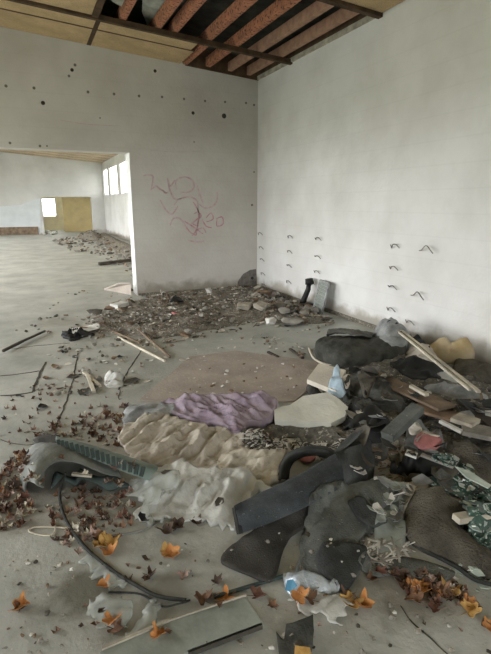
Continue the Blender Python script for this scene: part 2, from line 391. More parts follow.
# right wall with three high windows in the far hall
b = MB()
wins = [(20.9, 23.3), (23.9, 26.3), (26.8, 28.4)]
zs, zt = 2.0, 3.42
ys = [YB] + [q for w in wins for q in w] + [DF+6]
for i in range(0, len(ys), 2): wbox(b, W, W+.12, ys[i], ys[i+1], 0)
for w in wins:
    wbox(b, W, W+.12, w[0], w[1], 0, zs); wbox(b, W, W+.12, w[0], w[1], zt)
tag(b.build('wall_right', M['wall_r']), kind='structure')
wr = bpy.data.objects['wall_right']
for i, w in enumerate(wins):
    b = MB(); t = .07
    for (y0, y1, z0, z1) in ((w[0], w[1], zs, zs+t), (w[0], w[1], zt-t, zt), (w[0], w[0]+t, zs, zt), (w[1]-t, w[1], zs, zt), ((w[0]+w[1])/2-.04, (w[0]+w[1])/2+.04, zs, zt)):
        b.box(W+.02, W+.06, y0, y1, z0, z1)
    o = tag(b.build('window_%d' % (i+1), M['frame']), kind='structure')
    g = MB(); g.box(W+.035, W+.041, w[0]+.05, w[1]-.05, zs+.05, zt-.05); g.build('pane', M['glass'], o)
# left wall: wide daylight openings (outside the picture); wall behind the camera
b = MB()
lo = [(2.4, 7.8, .3, 2.5), (9.3, 17.8, .02, 3.1), (18.6, 25.5, .3, 2.8)]
ys = [YB] + [q for w in lo for q in w[:2]] + [DF+6]
for i in range(0, len(ys), 2): wbox(b, XL-.3, XL, ys[i], ys[i+1], 0)
for w in lo: wbox(b, XL-.3, XL, w[0], w[1], 0, w[2]); wbox(b, XL-.3, XL, w[0], w[1], w[3])
tag(b.build('wall_left', M['far_wall']), kind='structure')
b = MB(); wbox(b, XL, -1.5, YB-.3, YB, 0); wbox(b, .6, W, YB-.3, YB, 0); wbox(b, -1.5, .6, YB-.3, YB, 2.4); wbox(b, -1.5, .6, YB-.3, YB, 0, .4)
tag(b.build('wall_front', M['far_wall']), kind='structure')
# far wall with the doorway to the yellow room
OA, OB = PY(41, 197, DF).x, PY(91, 197, DF).x; OT = PY(66, 197, DF).z
b = MB(); wbox(b, XL, OA, DF, DF+.3, 0); wbox(b, OB, W, DF, DF+.3, 0); wbox(b, OA, OB, DF, DF+.3, OT)
tag(b.build('wall_far', M['far_wall']), kind='structure'); wf = bpy.data.objects['wall_far']
M['bluish'] = mat('bluish_plaster', (.66, .70, .72), var=.08, scale=1.5)
q = [PY(-60, 237, DF), PY(41, 236, DF), PY(40, 198, DF), PY(20, 205, DF), PY(-60, 211, DF)]; q = [Vector((p.x, p.y, max(0.01, p.z))) for p in q]
b = MB(); b.quadbox([p+Vector((0, -.03, 0)) for p in q], [p for p in q]); b.build('repaired_plaster', M['bluish'], wf)
q = [PY(-60, 230, DF), PY(38, 227, DF)]
b = MB(); b.box(q[0].x, q[1].x, DF-.1, DF-.03, 0, q[1].z+.02)
tag(b.build('baseboard_far', M['wood_brown']), kind='structure')
# yellow room
YX = PY(63, 210, DF+2).x
b = MB(); wbox(b, YX, W, DF+2, DF+2.2, 0, 3)
tag(b.build('wall_yellow', M['yellow']), kind='structure')
wa, wb2 = PY(41, 198, DF+4.2), PY(57, 217, DF+4.2)
b = MB(); b.box(-1, wa.x, DF+4.2, DF+4.4, 0, 3); b.box(wb2.x, YX+1, DF+4.2, DF+4.4, 0, 3); b.box(wa.x, wb2.x, DF+4.2, DF+4.4, 0, wb2.z); b.box(wa.x, wb2.x, DF+4.2, DF+4.4, wa.z, 3)
tag(b.build('wall_yellow_window', M['yellow_pale']), kind='structure')
b = MB()
for (x0, x1, z0, z1) in ((wa.x, wb2.x, wb2.z, wb2.z+.05), (wa.x, wb2.x, wa.z-.05, wa.z), (wa.x, wa.x+.05, wb2.z, wa.z), (wb2.x-.05, wb2.x, wb2.z, wa.z)): b.box(x0, x1, DF+4.25, DF+4.3, z0, z1)
tag(b.build('window_4', M['frame']), kind='structure')
# ceiling
b = MB(); wbox(b, XL-.3, W+.3, YB-.3, DF+6, 0)
zr = .30
def rb(b, x0, x1, y0, y1, d0, d1):
    b.quadbox([(x0, y0, roof(x0)+d0), (x1, y0, roof(x1)+d0), (x1, y1, roof(x1)+d0), (x0, y1, roof(x0)+d0)],
              [(x0, y0, roof(x0)+d1), (x1, y0, roof(x1)+d1), (x1, y1, roof(x1)+d1), (x0, y1, roof(x0)+d1)])
b = MB(); rb(b, XL-.3, W+.35, YB-.3, DF+6.2, .30, .36)
ceil = tag(b.build('ceiling', M['roofing']), kind='structure')
def cpart(name, x0, x1, y0, y1, d0, d1, m):
    b = MB(); rb(b, x0, x1, y0, y1, d0, d1); return b.build(name, M[m], ceil)
g = .012
for x0, x1 in ((-4.2, -3.4), (-3.4, -1.88), (-1.88, -.36), (-.36, 1.15), (1.15, 2.62)):
    cpart('ceiling_panel', x0+g, x1-g, 7.83, D, 0, .02, 'panel')
    cpart('ceiling_panel', x0+g, x1-g-(.05 if x1 > 2 else 0), 7.38, 7.80, 0, .02, 'panel')
    cpart('seam_strip', x0+g, x1, 7.795, 7.835, -.004, .012, 'seam')
for x0, x1 in ((-4.2, -3.4), (-3.4, -1.88), (-1.88, -.36), (-.36, 1.06)):
    for y0, y1 in ((5.24, 6.3), (6.32, 7.32)):
        cpart('ceiling_panel', x0+g, x1-g, y0+g, y1-g, 0, .02, 'panel')
for x0, x1 in ((-4.2, -2.7), (-2.7, -1.2), (-1.2, .3), (.3, 1.5), (1.5, 2.9), (2.9, 4.05)):
    for y0, y1 in ((3.9, 5.16), (2.6, 3.9), (1.3, 2.6), (0, 1.3), (-1.3, 0), (YB, -1.3)):
        cpart('ceiling_panel', x0+g, x1-g, y0+g, y1-g, 0, .02, 'panel')
cpart('batten', XL, W, 7.31, 7.38, -.035, .03, 'seam')
cpart('batten', XL, W, 5.16, 5.24, -.035, .03, 'seam')
cpart('batten', 1.12, 1.18, 7.38, D, -.006, .03, 'seam')
cpart('batten', 1.05, 1.13, 5.24, 7.31, -.02, .05, 'seam')
cpart('batten', 4.03, W, 5.2, D, -.01, .05, 'rub_a')
jx = [-3.5, -2.9, -2.3, -1.7, -1.1, -.5, .1, .7, 1.45, 1.93, 2.17, 2.68, 3.10, 3.50, 3.86]
for i, x in enumerate(jx):
    w = .085 if x < 3.4 else .07
    x2 = x
    cpart('joist', x-w/2, x+w/2, YB, D, .035, .17, 'joist' if x < 3.3 else 'joist_pale')
# torn strip of brick coloured lath left over the wall end of the open bay
for x in (2.66, ): cpart('broken_lath', x, x+.07, 7.4, 8.56, .0, .03, 'joist')
# pale insulation seen between the joists
def ceil_sheet(px, d, m, name):
    vs = []
    for (x, y) in px:
        dr = ray(x, y); k = (roof(0)+d-EYE)/(dr.z-RS*dr.x); vs.append(dr*k+Vector((0, 0, EYE)))
    n = len(vs); b = MB(); b.quadbox(vs, [v+Vector((0, 0, .01)) for v in vs]); return b.build(name, M[m], ceil)
ceil_sheet([(143, -10), (168, -10), (170, 2), (160, 10), (155, 22), (147, 25), (142, 12)], .19, 'foil', 'torn_insulation')
ceil_sheet([(104, -6), (120, -8), (132, 2), (122, 7), (113, 2)], .12, 'foil', 'hanging_insulation')
b = MB(); rb(b, 2.7, W, D-.03, D, -.012, .30); b.build('dark_gap_board', M['seam'], ceil)  # added dark board, paints the darkness between the joists above the wall
b = MB(); rb(b, W-.03, W, 5.2, D-.03, .05, .30); b.build('dark_gap_board', M['seam'], ceil)  # same added board along the right wall, darkness put into its colour
# far hall ceiling boards, crosswise
y = D+THK; k = 0
while y < DF:
    cpart('ceiling_panel', XL, W, y+.02, min(y+1.18, DF), 0, .02, 'far_board'); cpart('batten', XL, W, y-.015, y+.015, -.004, .02, 'seam'); y += 1.2
b = MB(); b.box(-2, W+.4, DF+.3, DF+5, 2.6, 2.7); tag(b.build('trim_7', M['frame']), kind='structure')
# wall foot strips (dirty skirting line)
b = MB(); b.box(JX+.02, W, D-.03, D, 0, .035); tag(b.build('baseboard_back', M['dirt']), kind='structure')
b = MB(); b.box(W-.025, W, 1, D-.03, 0, .05); tag(b.build('baseboard_right', M['dirt']), kind='structure')

# floor cracks: parts of the floor
def crack(pts, w):
    c = catmull(PP(pts), len(pts)*8); b = MB(); A = []; B = []
    for i, p in enumerate(c):
        d = (c[min(i+1, len(c)-1)]-c[max(i-1, 0)]).normalized(); s = Vector((-d.y, d.x, 0)); j = noise.noise(p*9)
        ww = w*(.6+.5*abs(noise.noise(p*7+Vector((3, 1, 2))))*2); q = p+s*j*.012
        A.append(q+s*ww/2); B.append(q-s*ww/2)
    n = len(A); up = Vector((0, 0, .0025))
    vs = A+B+[p+up for p in A]+[p+up for p in B]; f = []
    for i in range(n-1): f += [(2*n+i, 2*n+i+1, 3*n+i+1, 3*n+i), (i, i+1, 2*n+i+1, 2*n+i), (n+i, n+i+1, 3*n+i+1, 3*n+i)]
    link('floor_crack', vs, f, M['crack'], floor)
crack([(0, 376), (20, 374), (39, 371)], .016); crack([(0, 396), (15, 395), (33, 392)], .026); crack([(33, 392), (38, 378), (46, 362)], .026)
crack([(78, 353), (74, 375), (67, 400), (55, 428)], .016); crack([(12, 349), (35, 346), (70, 343)], .014); crack([(142, 350), (130, 368), (118, 390)], .014)
crack([(120, 372), (119, 400)], .008); crack([(400, 606), (420, 630), (450, 655)], .006); crack([(0, 440), (30, 445), (60, 432)], .006)

# marks on the back wall
def disc(b, c, r, nrm, n=12):
    nrm = Vector(nrm); x = nrm.orthogonal().normalized(); y = nrm.cross(x)
    A = [c+x*r*math.cos(2*PI*k/n)+y*r*math.sin(2*PI*k/n) for k in range(n)]; b.quadbox(A, [p+nrm*.006 for p in A])
for (x, y, r) in [(6, 86, .022), (34, 88, .022), (88, 92, .022), (114, 94, .022), (139, 96, .022), (162, 97, .02), (184, 99, .02), (205, 101, .02), (225, 102, .02), (246, 103, .02), (43, 103, .03),
                  (224, 116, .042), (193, 113, .028), (155, 71, .026), (75, 65, .022), (72, 70, .026), (69, 76, .02), (254, 105, .02), (252, 205, .022), (254, 172, .015), (194, 142, .012), (10, 143, .02), (40, 146, .02), (47, 146, .014), (100, 118, .012)]:
    b = MB(); disc(b, PY(x, y), r, (0, -1, 0)); b.build('wall_plug', M['plug'] if r > .025 else M['stain'], wall_back)
def stroke(pts, w, m, px=True):
    c = catmull([PY(*p) for p in pts], len(pts)*7); A = []; B = []
    for i, p in enumerate(c):
        d = (c[min(i+1, len(c)-1)]-c[max(i-1, 0)]).normalized(); s = Vector((-d.z, 0, d.x)); e = math.sin(PI*min(1, (i+.6)/len(c)))**.4
        A.append(p+s*w*e/2+Vector((0, -.003, 0))); B.append(p-s*w*e/2+Vector((0, -.003, 0)))
    n = len(A); bk = Vector((0, .003, 0)); vs = A+B+[p+bk for p in A]+[p+bk for p in B]; f = []
    for i in range(n-1): f += [(i, i+1, n+i+1, n+i), (i, i+1, 2*n+i+1, 2*n+i), (n+i, n+i+1, 3*n+i+1, 3*n+i)]
    return vs, f
def graffiti(strokes, w, m):
    b = MB()
    for s in strokes:
        v, f = stroke(s, w, m); k = len(b.v); b.v += v; b.f += [tuple(k+i for i in q) for q in f]
    b.build('graffiti', M[m], wall_back)
graffiti([[(143, 176), (148, 175), (153, 177), (151, 190)], [(152, 189), (156, 186), (160, 189), (167, 193)], [(167, 178), (170, 190), (175, 199), (182, 198)],
          [(177, 190), (176, 181), (184, 177), (192, 180), (194, 187), (189, 192), (180, 192)], [(174, 205), (180, 199), (190, 197), (197, 201), (198, 208)],
          [(199, 204), (205, 208), (213, 206), (217, 200), (217, 192)], [(170, 226), (173, 219), (179, 218), (184, 223), (187, 230)],
          [(197, 185), (200, 195), (204, 205)], [(175, 180), (170, 186), (168, 178)], [(188, 240), (196, 242), (205, 241)], [(160, 200), (166, 210), (172, 214), (178, 206)]], .030, 'graffiti')
graffiti([[(194, 214), (198, 212), (201, 216), (196, 220), (193, 224), (199, 226)], [(186, 226), (190, 232), (196, 235), (195, 229)], [(206, 218), (211, 213), (213, 219), (206, 222)],
          [(216, 219), (222, 217), (223, 224), (217, 226), (217, 219)], [(192, 236), (197, 230), (203, 228), (206, 233)], [(197, 208), (199, 215), (197, 228)], [(184, 221), (192, 226), (203, 234)],
          [(202, 219), (206, 226), (212, 228)], [(193, 202), (196, 206), (199, 213)], [(163, 190), (165, 193), (168, 192)]], .026, 'graffiti_dark')
# faint scrape marks on the plaster
graffiti([[(60, 120), (85, 124), (120, 126)], [(150, 150), (175, 152), (200, 151)]], .008, 'graffiti')
# dark damp patch in the corner
q = [PY(237, 289), PY(238, 281), PY(243, 274), PY(250, 270), PY(256, 269), PY(256.6, 288)]
b = MB(); b.quadbox([p+Vector((0, -.006, 0)) for p in q], q); b.build('damp_patch', M['stain'], wall_back)
b = MB(); disc(b, PY(252, 278)+Vector((0, -.006, 0)), .03, (0, -1, 0)); b.build('wall_plug', M['plug'], wall_back)

# ------------------------------------------------------------ bent wires on the right wall
def hook(x, y, s, col, wide=False, kink=0.):
    c = PX(x, y); b = MB()
    L_ = .115*s
    pts = [c+Vector((0, L_, -.005)), c+Vector((-.02, L_*.5, -.028+kink)), c+Vector((-.05, 0, .006)), c+Vector((-.055, -L_*.6, .012)), c+Vector((-.03, -L_, -.03))]
    if wide: pts = [c+Vector((-.01, .16, -.04)), c+Vector((-.04, .08, -.025)), c+Vector((-.06, .0, .03)), c+Vector((-.06, -.06, -.01)), c+Vector((-.05, -.10, -.05))]
    pts = [p if i else Vector((W, p.y, p.z)) for i, p in enumerate(pts)]
    b.tube(catmull(pts, 16), .006, 6)
    o = b.build('bent_wire', M['wire'], None, True)
    names = {262: 'beside the room corner', 290: 'second column from the room corner', 318: 'column above the leaning grate', 395: 'column left of the long white laths'}
    if wide: tag(o, col, 'wire')
    else: tag(o, 'short bent rusty wire in the white right wall, '+names[col], 'wire', 'bent wires in the right wall, '+names[col])
for i, y in enumerate((233, 247, 259, 273, 284)): hook(261+i*.9, y, 1.1, 262, kink=.01*(i % 3-1))
for i, y in enumerate((236, 251, 265, 281)): hook(291-i*.5, y, 1., 290, kink=.012*(i % 3-1))
for i, y in enumerate((238, 256, 271)): hook(319-i*.6, y, 1., 318, kink=.012*(i % 2))
for i, y in enumerate((245, 267, 286, 308)): hook(396-i*1.3, y, .85, 395, kink=.01*(i % 3-1))
hook(430, 248, 1, 'topmost large V-shaped bent wire high on the right wall', True)
hook(421, 294, 1, 'large V-shaped bent wire on the right wall just above the long white laths', True)
hook(411, 321, .8, 395)
_w = [o for o in bpy.data.objects if o.name.startswith('bent_wire')][-1]
tag(_w, 'small bent wire low on the right wall just above the tip of the white laths', 'wire'); del _w['group']

# ============================================================ DEBRIS
def hull(r, seed, sq=.6, n=11):
    rnd = random.Random(seed); bm = bmesh.new()
    for _ in range(n):
        v = Vector((rnd.gauss(0, 1), rnd.gauss(0, 1), rnd.gauss(0, 1))).normalized()*r*rnd.uniform(.75, 1.1); v.x *= 1.25; v.z *= sq
        bm.verts.new(v)
    h = bmesh.ops.convex_hull(bm, input=bm.verts)
    bmesh.ops.delete(bm, geom=[g_ for g_ in h['geom_interior'] if isinstance(g_, bmesh.types.BMVert)], context='VERTS')
    z = min(v.co.z for v in bm.verts)
    for v in bm.verts: v.co.z -= z
    me = bpy.data.meshes.new('chunk'); bm.to_mesh(me); bm.free(); return me
def leaf_mesh(r, seed, lobes=5, curl=.35):
    """a withered lobed leaf: midrib crease, curled tips, thin solid blade and a stalk"""
    rnd = random.Random(seed); pts = []
    for k in range(lobes*4):
        a = -PI*.86+2*PI*.86*k/(lobes*4-1); ph = (k/(lobes*4-1))*lobes
        rr = r*(.52+.48*abs(math.cos(PI*(ph-.5)))**.8 if lobes > 1 else 1)*rnd.uniform(.8, 1.1)*(1-.25*abs(a)/PI)
        if lobes == 1: rr = r*(.42+.58*abs(math.cos(a/1.0))**1.5)
        pts.append((rr*math.cos(a), rr*math.sin(a)))
    pts.append((-r*.12, 0)); ca_ = rnd.uniform(0, PI); cu = curl*rnd.uniform(.6, 1.6); tw = rnd.uniform(-.5, .5)
    verts = []; n = len(pts)
    def z(x, y):
        u = x*math.cos(ca_)+y*math.sin(ca_)
        return cu*u*u/r+tw*x*y/r*.6+abs(y)*.3+.08*r*math.sin(5*x/r+seed)
    for ring in (1, .55): verts += [(x*ring, y*ring, z(x*ring, y*ring)) for x, y in pts]
    verts.append((0, 0, z(0, 0))); k = len(verts); t = .0015
    f = [(i, (i+1) % n, n+(i+1) % n, n+i) for i in range(n)]+[(n+i, n+(i+1) % n, 2*n) for i in range(n)]
    allv = verts+[(x, y, q-t) for x, y, q in verts]
    f = f+[tuple(k+i for i in reversed(q)) for q in f]+[(i, (i+1) % n, k+(i+1) % n, k+i) for i in range(n)]
    b = len(allv); allv += [(-r*.1, -.0015, 0), (-r*.1, .0015, 0), (-r*.9, .0012, r*.15), (-r*.9, -.0012, r*.15), (-r*.1, 0, -.003), (-r*.9, 0, r*.15-.002)]
    f += [(b, b+1, b+2, b+3), (b, b+4, b+5, b+3), (b+1, b+4, b+5, b+2)]
    m0 = min(v[2] for v in allv); allv = [(x, y, q-m0) for x, y, q in allv]
    me = bpy.data.meshes.new('leaf'); me.from_pydata(allv, [], f)
    for p in me.polygons: p.use_smooth = True
    return me
def scrap_mesh(r, seed, n=7, bend=.3, t=.003):
    rnd = random.Random(seed); k = [(r*rnd.uniform(.55, 1.1)*math.cos(2*PI*i/n)*1.2, r*rnd.uniform(.5, 1.1)*math.sin(2*PI*i/n)*.8) for i in range(n)]
    d = rnd.uniform(0, PI); v = []
    def z(x, y): u = x*math.cos(d)+y*math.sin(d); return bend*u*u/r+.15*bend*(x-y)
    for s in (1, .5): v += [(x*s, y*s, z(x*s, y*s)) for x, y in k]
    v.append((0, 0, 0)); m = len(v)
    f = [(i, (i+1) % n, n+(i+1) % n, n+i) for i in range(n)]+[(n+i, n+(i+1) % n, 2*n) for i in range(n)]
    a = v+[(x, y, q-t) for x, y, q in v]; f = f+[tuple(m+i for i in reversed(q)) for q in f]+[(i, (i+1) % n, m+(i+1) % n, m+i) for i in range(n)]
    m0 = min(q[2] for q in a); a = [(x, y, q-m0) for x, y, q in a]
    me = bpy.data.meshes.new('scrap'); me.from_pydata(a, [], f); return me
def stick_mesh(L_, w, h, seed):
    rnd = random.Random(seed); v = []; n = 5
    for i in range(n):
        x = -L_/2+L_*i/(n-1); o = rnd.uniform(-1, 1)*w*.4; e = .75 if i in (0, n-1) else 1
        v += [(x, o-w/2*e, 0), (x, o+w/2*e, 0), (x, o+w/2*e*.9, h), (x, o-w/2*e*.9, h)]
    f = [(0, 1, 2, 3), tuple(4*(n-1)+k for k in (3, 2, 1, 0))]
    for i in range(n-1): f += [(4*i+k, 4*i+(k+1) % 4, 4*i+4+(k+1) % 4, 4*i+4+k) for k in range(4)]
    me = bpy.data.meshes.new('stick'); me.from_pydata(v, [], f); return me
def withmat(me, m): me = me.copy(); me.materials.clear(); me.materials.append(M[m]); return me
def lib(fn, mats, sizes, **k): return [withmat(fn(s, 17*i+j, **k), m) for i, m in enumerate(mats) for j, s in enumerate(sizes)]
LEAF_B = lib(leaf_mesh, ['leaf_b', 'leaf_b', 'leaf_d', 'leaf_r', 'leaf_p', 'wood_pale'], [.026, .036], curl=1.0)
LEAF_S = lib(leaf_mesh, ['leaf_b', 'leaf_d', 'leaf_p', 'leaf_b'], [.026, .036], lobes=1, curl=.7)
LEAF_OR = lib(leaf_mesh, ['leaf_o', 'leaf_b', 'leaf_b'], [.034, .045], curl=.8)
CH_MIX = lib(hull, ['rub_a', 'rub_b', 'rub_c', 'rub_br', 'rub_b'], [.03, .05])
CH_W = lib(hull, ['rub_w', 'rub_a'], [.03, .045])
CH_D = lib(hull, ['rub_c', 'black'], [.04, .055])
SCR_L = lib(scrap_mesh, ['rub_w', 'film', 'carton'], [.035, .055])
SCR_D = lib(scrap_mesh, ['rub_c', 'black', 'char_g', 'rub_br'], [.04, .06])
STK = [withmat(stick_mesh(l, w, .012, i), m) for i, (l, w, m) in enumerate([(.3, .02, 'wood_brown'), (.22, .03, 'wood_pale'), (.16, .02, 'wood_dark'), (.35, .015, 'rub_a'), (.12, .03, 'wood_brown')])]
def placed(name, me, loc, rot, s, label, cat, group=None):
    o = bpy.data.objects.new(name, me); C.objects.link(o); o.location = loc; o.rotation_euler = rot; o.scale = (s, s, s)
    return tag(o, label, cat, group)
def in_poly(poly, x, y):
    c = False; j = len(poly)-1
    for i in range(len(poly)):
        (ax, ay), (bx, by) = poly[i], poly[j]
        if (ay > y) != (by > y) and x < (bx-ax)*(y-ay)/(by-ay+1e-9)+ax: c = not c
        j = i
    return c
def scatter(name, meshes, poly, n, label, cat, group, s=(.7, 1.2), tilt=.25, seed=1, even=True, lift=0., zp=0.):
    """loose pieces strewn over a patch of ground whose outline is given by its corners on the floor"""
    rnd = random.Random(seed); G = [tuple(P(p[0], p[1], zp).xy) for p in poly]
    x0, x1 = min(p[0] for p in G), max(p[0] for p in G); y0, y1 = min(p[1] for p in G), max(p[1] for p in G); k = 0; t = 0
    while k < n and t < n*60:
        t += 1; x, y = rnd.uniform(x0, x1), rnd.uniform(y0, y1)
        if not in_poly(G, x, y) or x > W-.06 or (D-.06 < y < D+THK+.06 and x > JX-.05): continue
        if not even and noise.noise(Vector((x*2.2, y*2.2, seed))) < rnd.uniform(-.25, .3): continue
        placed(name, rnd.choice(meshes), (x, y, drop(x, y)+.001+lift), (rnd.uniform(-tilt, tilt), rnd.uniform(-tilt, tilt), rnd.uniform(0, 2*PI)), rnd.uniform(*s), label, cat, group); k += 1
def grit(name, meshes, poly, n, label, cat, s=(.3, .8), seed=1, even=True, tilt=.5):
    """uncountable fine litter, one object"""
    rnd = random.Random(seed); G = [tuple(P(*p).xy) for p in poly]; V = []; F = []; MI = []; ms = []
    x0, x1 = min(p[0] for p in G), max(p[0] for p in G); y0, y1 = min(p[1] for p in G), max(p[1] for p in G); k = 0; t = 0
    while k < n and t < n*60:
        t += 1; x, y = rnd.uniform(x0, x1), rnd.uniform(y0, y1)
        if not in_poly(G, x, y) or x > W-.04 or (D-.04 < y < D+THK+.06 and x > JX-.05): continue
        if not even and noise.noise(Vector((x*2.2, y*2.2, seed))) < rnd.uniform(-.25, .3): continue
        me = rnd.choice(meshes); mt = me.materials[0]
        if mt not in ms: ms.append(mt)
        q = Matrix.Translation((x, y, drop(x, y))) @ Matrix.Rotation(rnd.uniform(0, 6.28), 4, 'Z') @ Matrix.Rotation(rnd.uniform(-tilt, tilt), 4, 'X') @ Matrix.Scale(rnd.uniform(*s), 4)
        b0 = len(V); V += [q @ v.co for v in me.vertices]
        for p in me.polygons: F.append(tuple(b0+i for i in p.vertices)); MI.append(ms.index(mt))
        k += 1
    me = bpy.data.meshes.new(name); c = Vector((sum(v.x for v in V)/len(V), sum(v.y for v in V)/len(V), 0)); me.from_pydata([v-c for v in V], [], F)
    for m_ in ms: me.materials.append(m_)
    me.polygons.foreach_set('material_index', MI)
    o = bpy.data.objects.new(name, me); C.objects.link(o); o.location = c
    return tag(o, label, cat, kind='stuff')
def one(name, meshes, i, px, py, s, rz, label, cat, tilt=(0, 0), z=None):
    p = P(px, py)
    zz = drop(p.x, p.y); p = P(px, py, zz) if zz < .5 else p; zz = drop(p.x, p.y)
    return placed(name, meshes[i % len(meshes)], (p.x, p.y, zz+.001), (tilt[0], tilt[1], rz), s, label, cat)

# ---- far hall
def mound(name, pts, h, m, label, cat, seed, kind='stuff', amp=.04, res=.06, domew=.3, sc=4):
    return tag(sheet(name, pts, M[m], dome=h, domew=domew, amp=amp, sc=sc, res=res, seed=seed, ground=True, jag=.06), label, cat, kind=kind)
mound('rubble_heap', [(79, 238.5), (84, 236), (97, 235.6), (103, 238), (97, 241)], .38, 'dirt', 'brown rubble heap in front of the yellow doorway in the far hall', 'rubble', 3, amp=.12, res=.16, domew=.8, sc=2.5)
mound('rubble_heap', [(96, 240), (104, 233), (118, 240), (140, 250), (170, 266), (140, 270), (118, 252)],   .16, 'dirt', 'long brown rubble drift along the foot of the far hall right wall', 'rubble', 4, amp=.1, res=.1, domew=.5, sc=3)
scatter('rubble_chunk', [withmat(hull(.1, 5), 'rub_c'), withmat(hull(.12, 6), 'rub_b'), withmat(hull(.08, 7), 'rub_b')], [(52, 239), (98, 236), (140, 262), (150, 285), (100, 258), (64, 250)], 60,
        'small dark rubble chunk strewn over the far hall floor beyond the doorway', 'rubble', 'rubble on the far hall floor', s=(.4, 1.3), seed=9, even=False)
scatter('rubble_chunk', [withmat(hull(.14, 8), 'rub_w'), withmat(hull(.12, 9), 'rub_a')], [(43, 236), (62, 236), (62, 232), (43, 232)], 12, 'white plaster chunk on the floor of the yellow doorway', 'rubble', 'white plaster chunks in the yellow doorway', seed=10)
b = MB(); b.bar(P(99, 264, .04), P(140, 259, .10), .12, .08); tag(b.build('charred_beam', M['wood_dark']), 'long charred dark beam lying on the far hall floor by the doorway jamb', 'beam')
q = [P(104, 290, .02), P(131, 295, .02), P(131, 284, .22), P(119, 284, .20)]
b = MB(); b.quadbox(q, [p+Vector((0, 0, .025)) for p in q]); tag(b.build('tilted_board', M['hardboard']), 'pale pinkish board tilted up against the doorway jamb', 'board')
one('dark_scrap', SCR_D, 1, 109, 289, 1.6, 1, 'small black scrap at the left end of the pinkish tilted board', 'scrap')
one('dark_scrap', SCR_D, 3, 131, 291, 1.8, 2, 'small black scrap wedged at the foot of the doorway jamb', 'scrap')

# ---- rubble bed along the back wall
bed = [(62, 336), (80, 320), (120, 300), (140, 296), (190, 292), (254, 287), (300, 303), (335, 322), (325, 330), (290, 327), (250, 327), (215, 335), (160, 350), (130, 345), (100, 340)]
mound('dirt_bed', [(80, 332), (100, 316), (150, 298), (200, 293), (254, 289), (300, 305), (325, 322), (290, 323), (250, 322), (210, 330), (160, 338), (120, 334)], .07, 'dirt',
      'low bed of grey brown dirt and grit along the foot of the back wall', 'dirt', 5, amp=.05, res=.04, sc=9, domew=.25)
scatter('rubble_chunk', CH_MIX, bed, 150, 'small rubble chunk in the debris bed along the back wall', 'rubble', 'rubble chunks along the back wall', s=(.5, 1.25), seed=11)
scatter('paper_scrap', SCR_L, bed, 45, 'small pale scrap in the debris bed along the back wall', 'scrap', 'pale scraps along the back wall', s=(.5, 1.1), seed=12)
scatter('dark_scrap', SCR_D, bed, 80, 'small dark scrap in the debris bed along the back wall', 'scrap', 'dark scraps along the back wall', s=(.5, 1.4), seed=13)
scatter('stick', STK, bed, 60, 'short broken stick in the debris bed along the back wall', 'stick', 'broken sticks along the back wall', s=(.5, 1.0), seed=14)
scatter('rubble_chunk', CH_MIX, [(255, 290), (300, 305), (335, 322), (285, 320), (245, 305)], 55, 'beige rubble chunk in the pile below the room corner', 'rubble', 'rubble pile by the room corner', s=(.8, 1.9), seed=15)
grit('rubble_grit', CH_MIX+CH_W, bed, 700, 'fine rubble grit covering the debris bed along the back wall', 'grit', s=(.2, .7), seed=16)
grit('rubble_grit', CH_MIX, [(255, 290), (300, 305), (335, 322), (285, 320), (245, 305)], 260, 'fine grit in the corner rubble pile', 'grit', s=(.4, .9), seed=17)
grit('rubble_grit', lib(hull, ['rub_c', 'rub_br', 'rub_b'], [.07]), [(52, 239), (98, 236), (140, 262), (150, 290), (100, 256), (64, 247)], 240, 'fine dark crumbs over the far hall floor', 'grit', s=(.3, 1.), seed=18, even=False)
def chunk(px, py, r, m, label, seed, sq=.6, cat='rubble', name='rubble_chunk'):
    p = P(px, py); p = P(px, py, drop(p.x, p.y))
    return placed(name, withmat(hull(r, seed, sq, 14), m), (p.x, p.y, max(0, drop(p.x, p.y)-.008)), (0, 0, seed), 1, label, cat)
tag(sheet('black_lump', [(62, 337, 0), (66, 331, .05), (74, 329, .08), (82, 330, .07), (93, 334, .03), (84, 338, 0), (72, 341, 0)], M['black'], dome=.03, domew=.08, amp=.09, sc=16, rag=.06, ground=True, res=.014, seed=91), 'jagged black lump at the left end of the debris bed', 'lump')
chunk(97, 314, .16, 'rub_c', 'flat dark lump behind the black lump near the doorway', 22, .3)
chunk(112, 311, .10, 'rub_br', 'brown lump left of the white block near the doorway', 25, .5)
chunk(176, 307, .13, 'black', 'black lump with pink scrap at its foot, against the back wall', 23, .7)
chunk(174, 314, .06, 'red', 'small pinkish red scrap at the foot of the black lump', 24, .4)
chunk(208, 295, .10, 'rub_w', 'round white lump against the foot of the back wall', 26, .7)
chunk(271, 316, .10, 'rub_w', 'white plaster chunk in front of the corner rubble pile', 27, .6)
chunk(296, 320, .17, 'rub_b', 'large grey brown chunk in front of the leaning grate', 28, .45)
chunk(262, 311, .15, 'rub_a', 'large beige chunk left in the corner rubble pile', 29, .5)
chunk(282, 311, .14, 'rub_c', 'dark chunk in the middle of the corner rubble pile', 30, .5)
chunk(243, 308, .15, 'rub_a', 'sandy chunk at the left edge of the corner rubble pile', 31, .5)
b = MB(); b.bar(P(114, 308, .07), P(125, 305, .07), .16, .11); tag(b.build('plaster_block', M['rub_w']), 'white plaster block lying near the doorway jamb', 'block')
tag(sheet('paper', [(72, 333, .05), (80, 327, .07), (97, 324, .07), (100, 328, .05), (84, 332, .05)], M['rub_w'], .004, amp=.03), 'crumpled white sheet beside the black lump at the left end of the debris bed', 'paper')
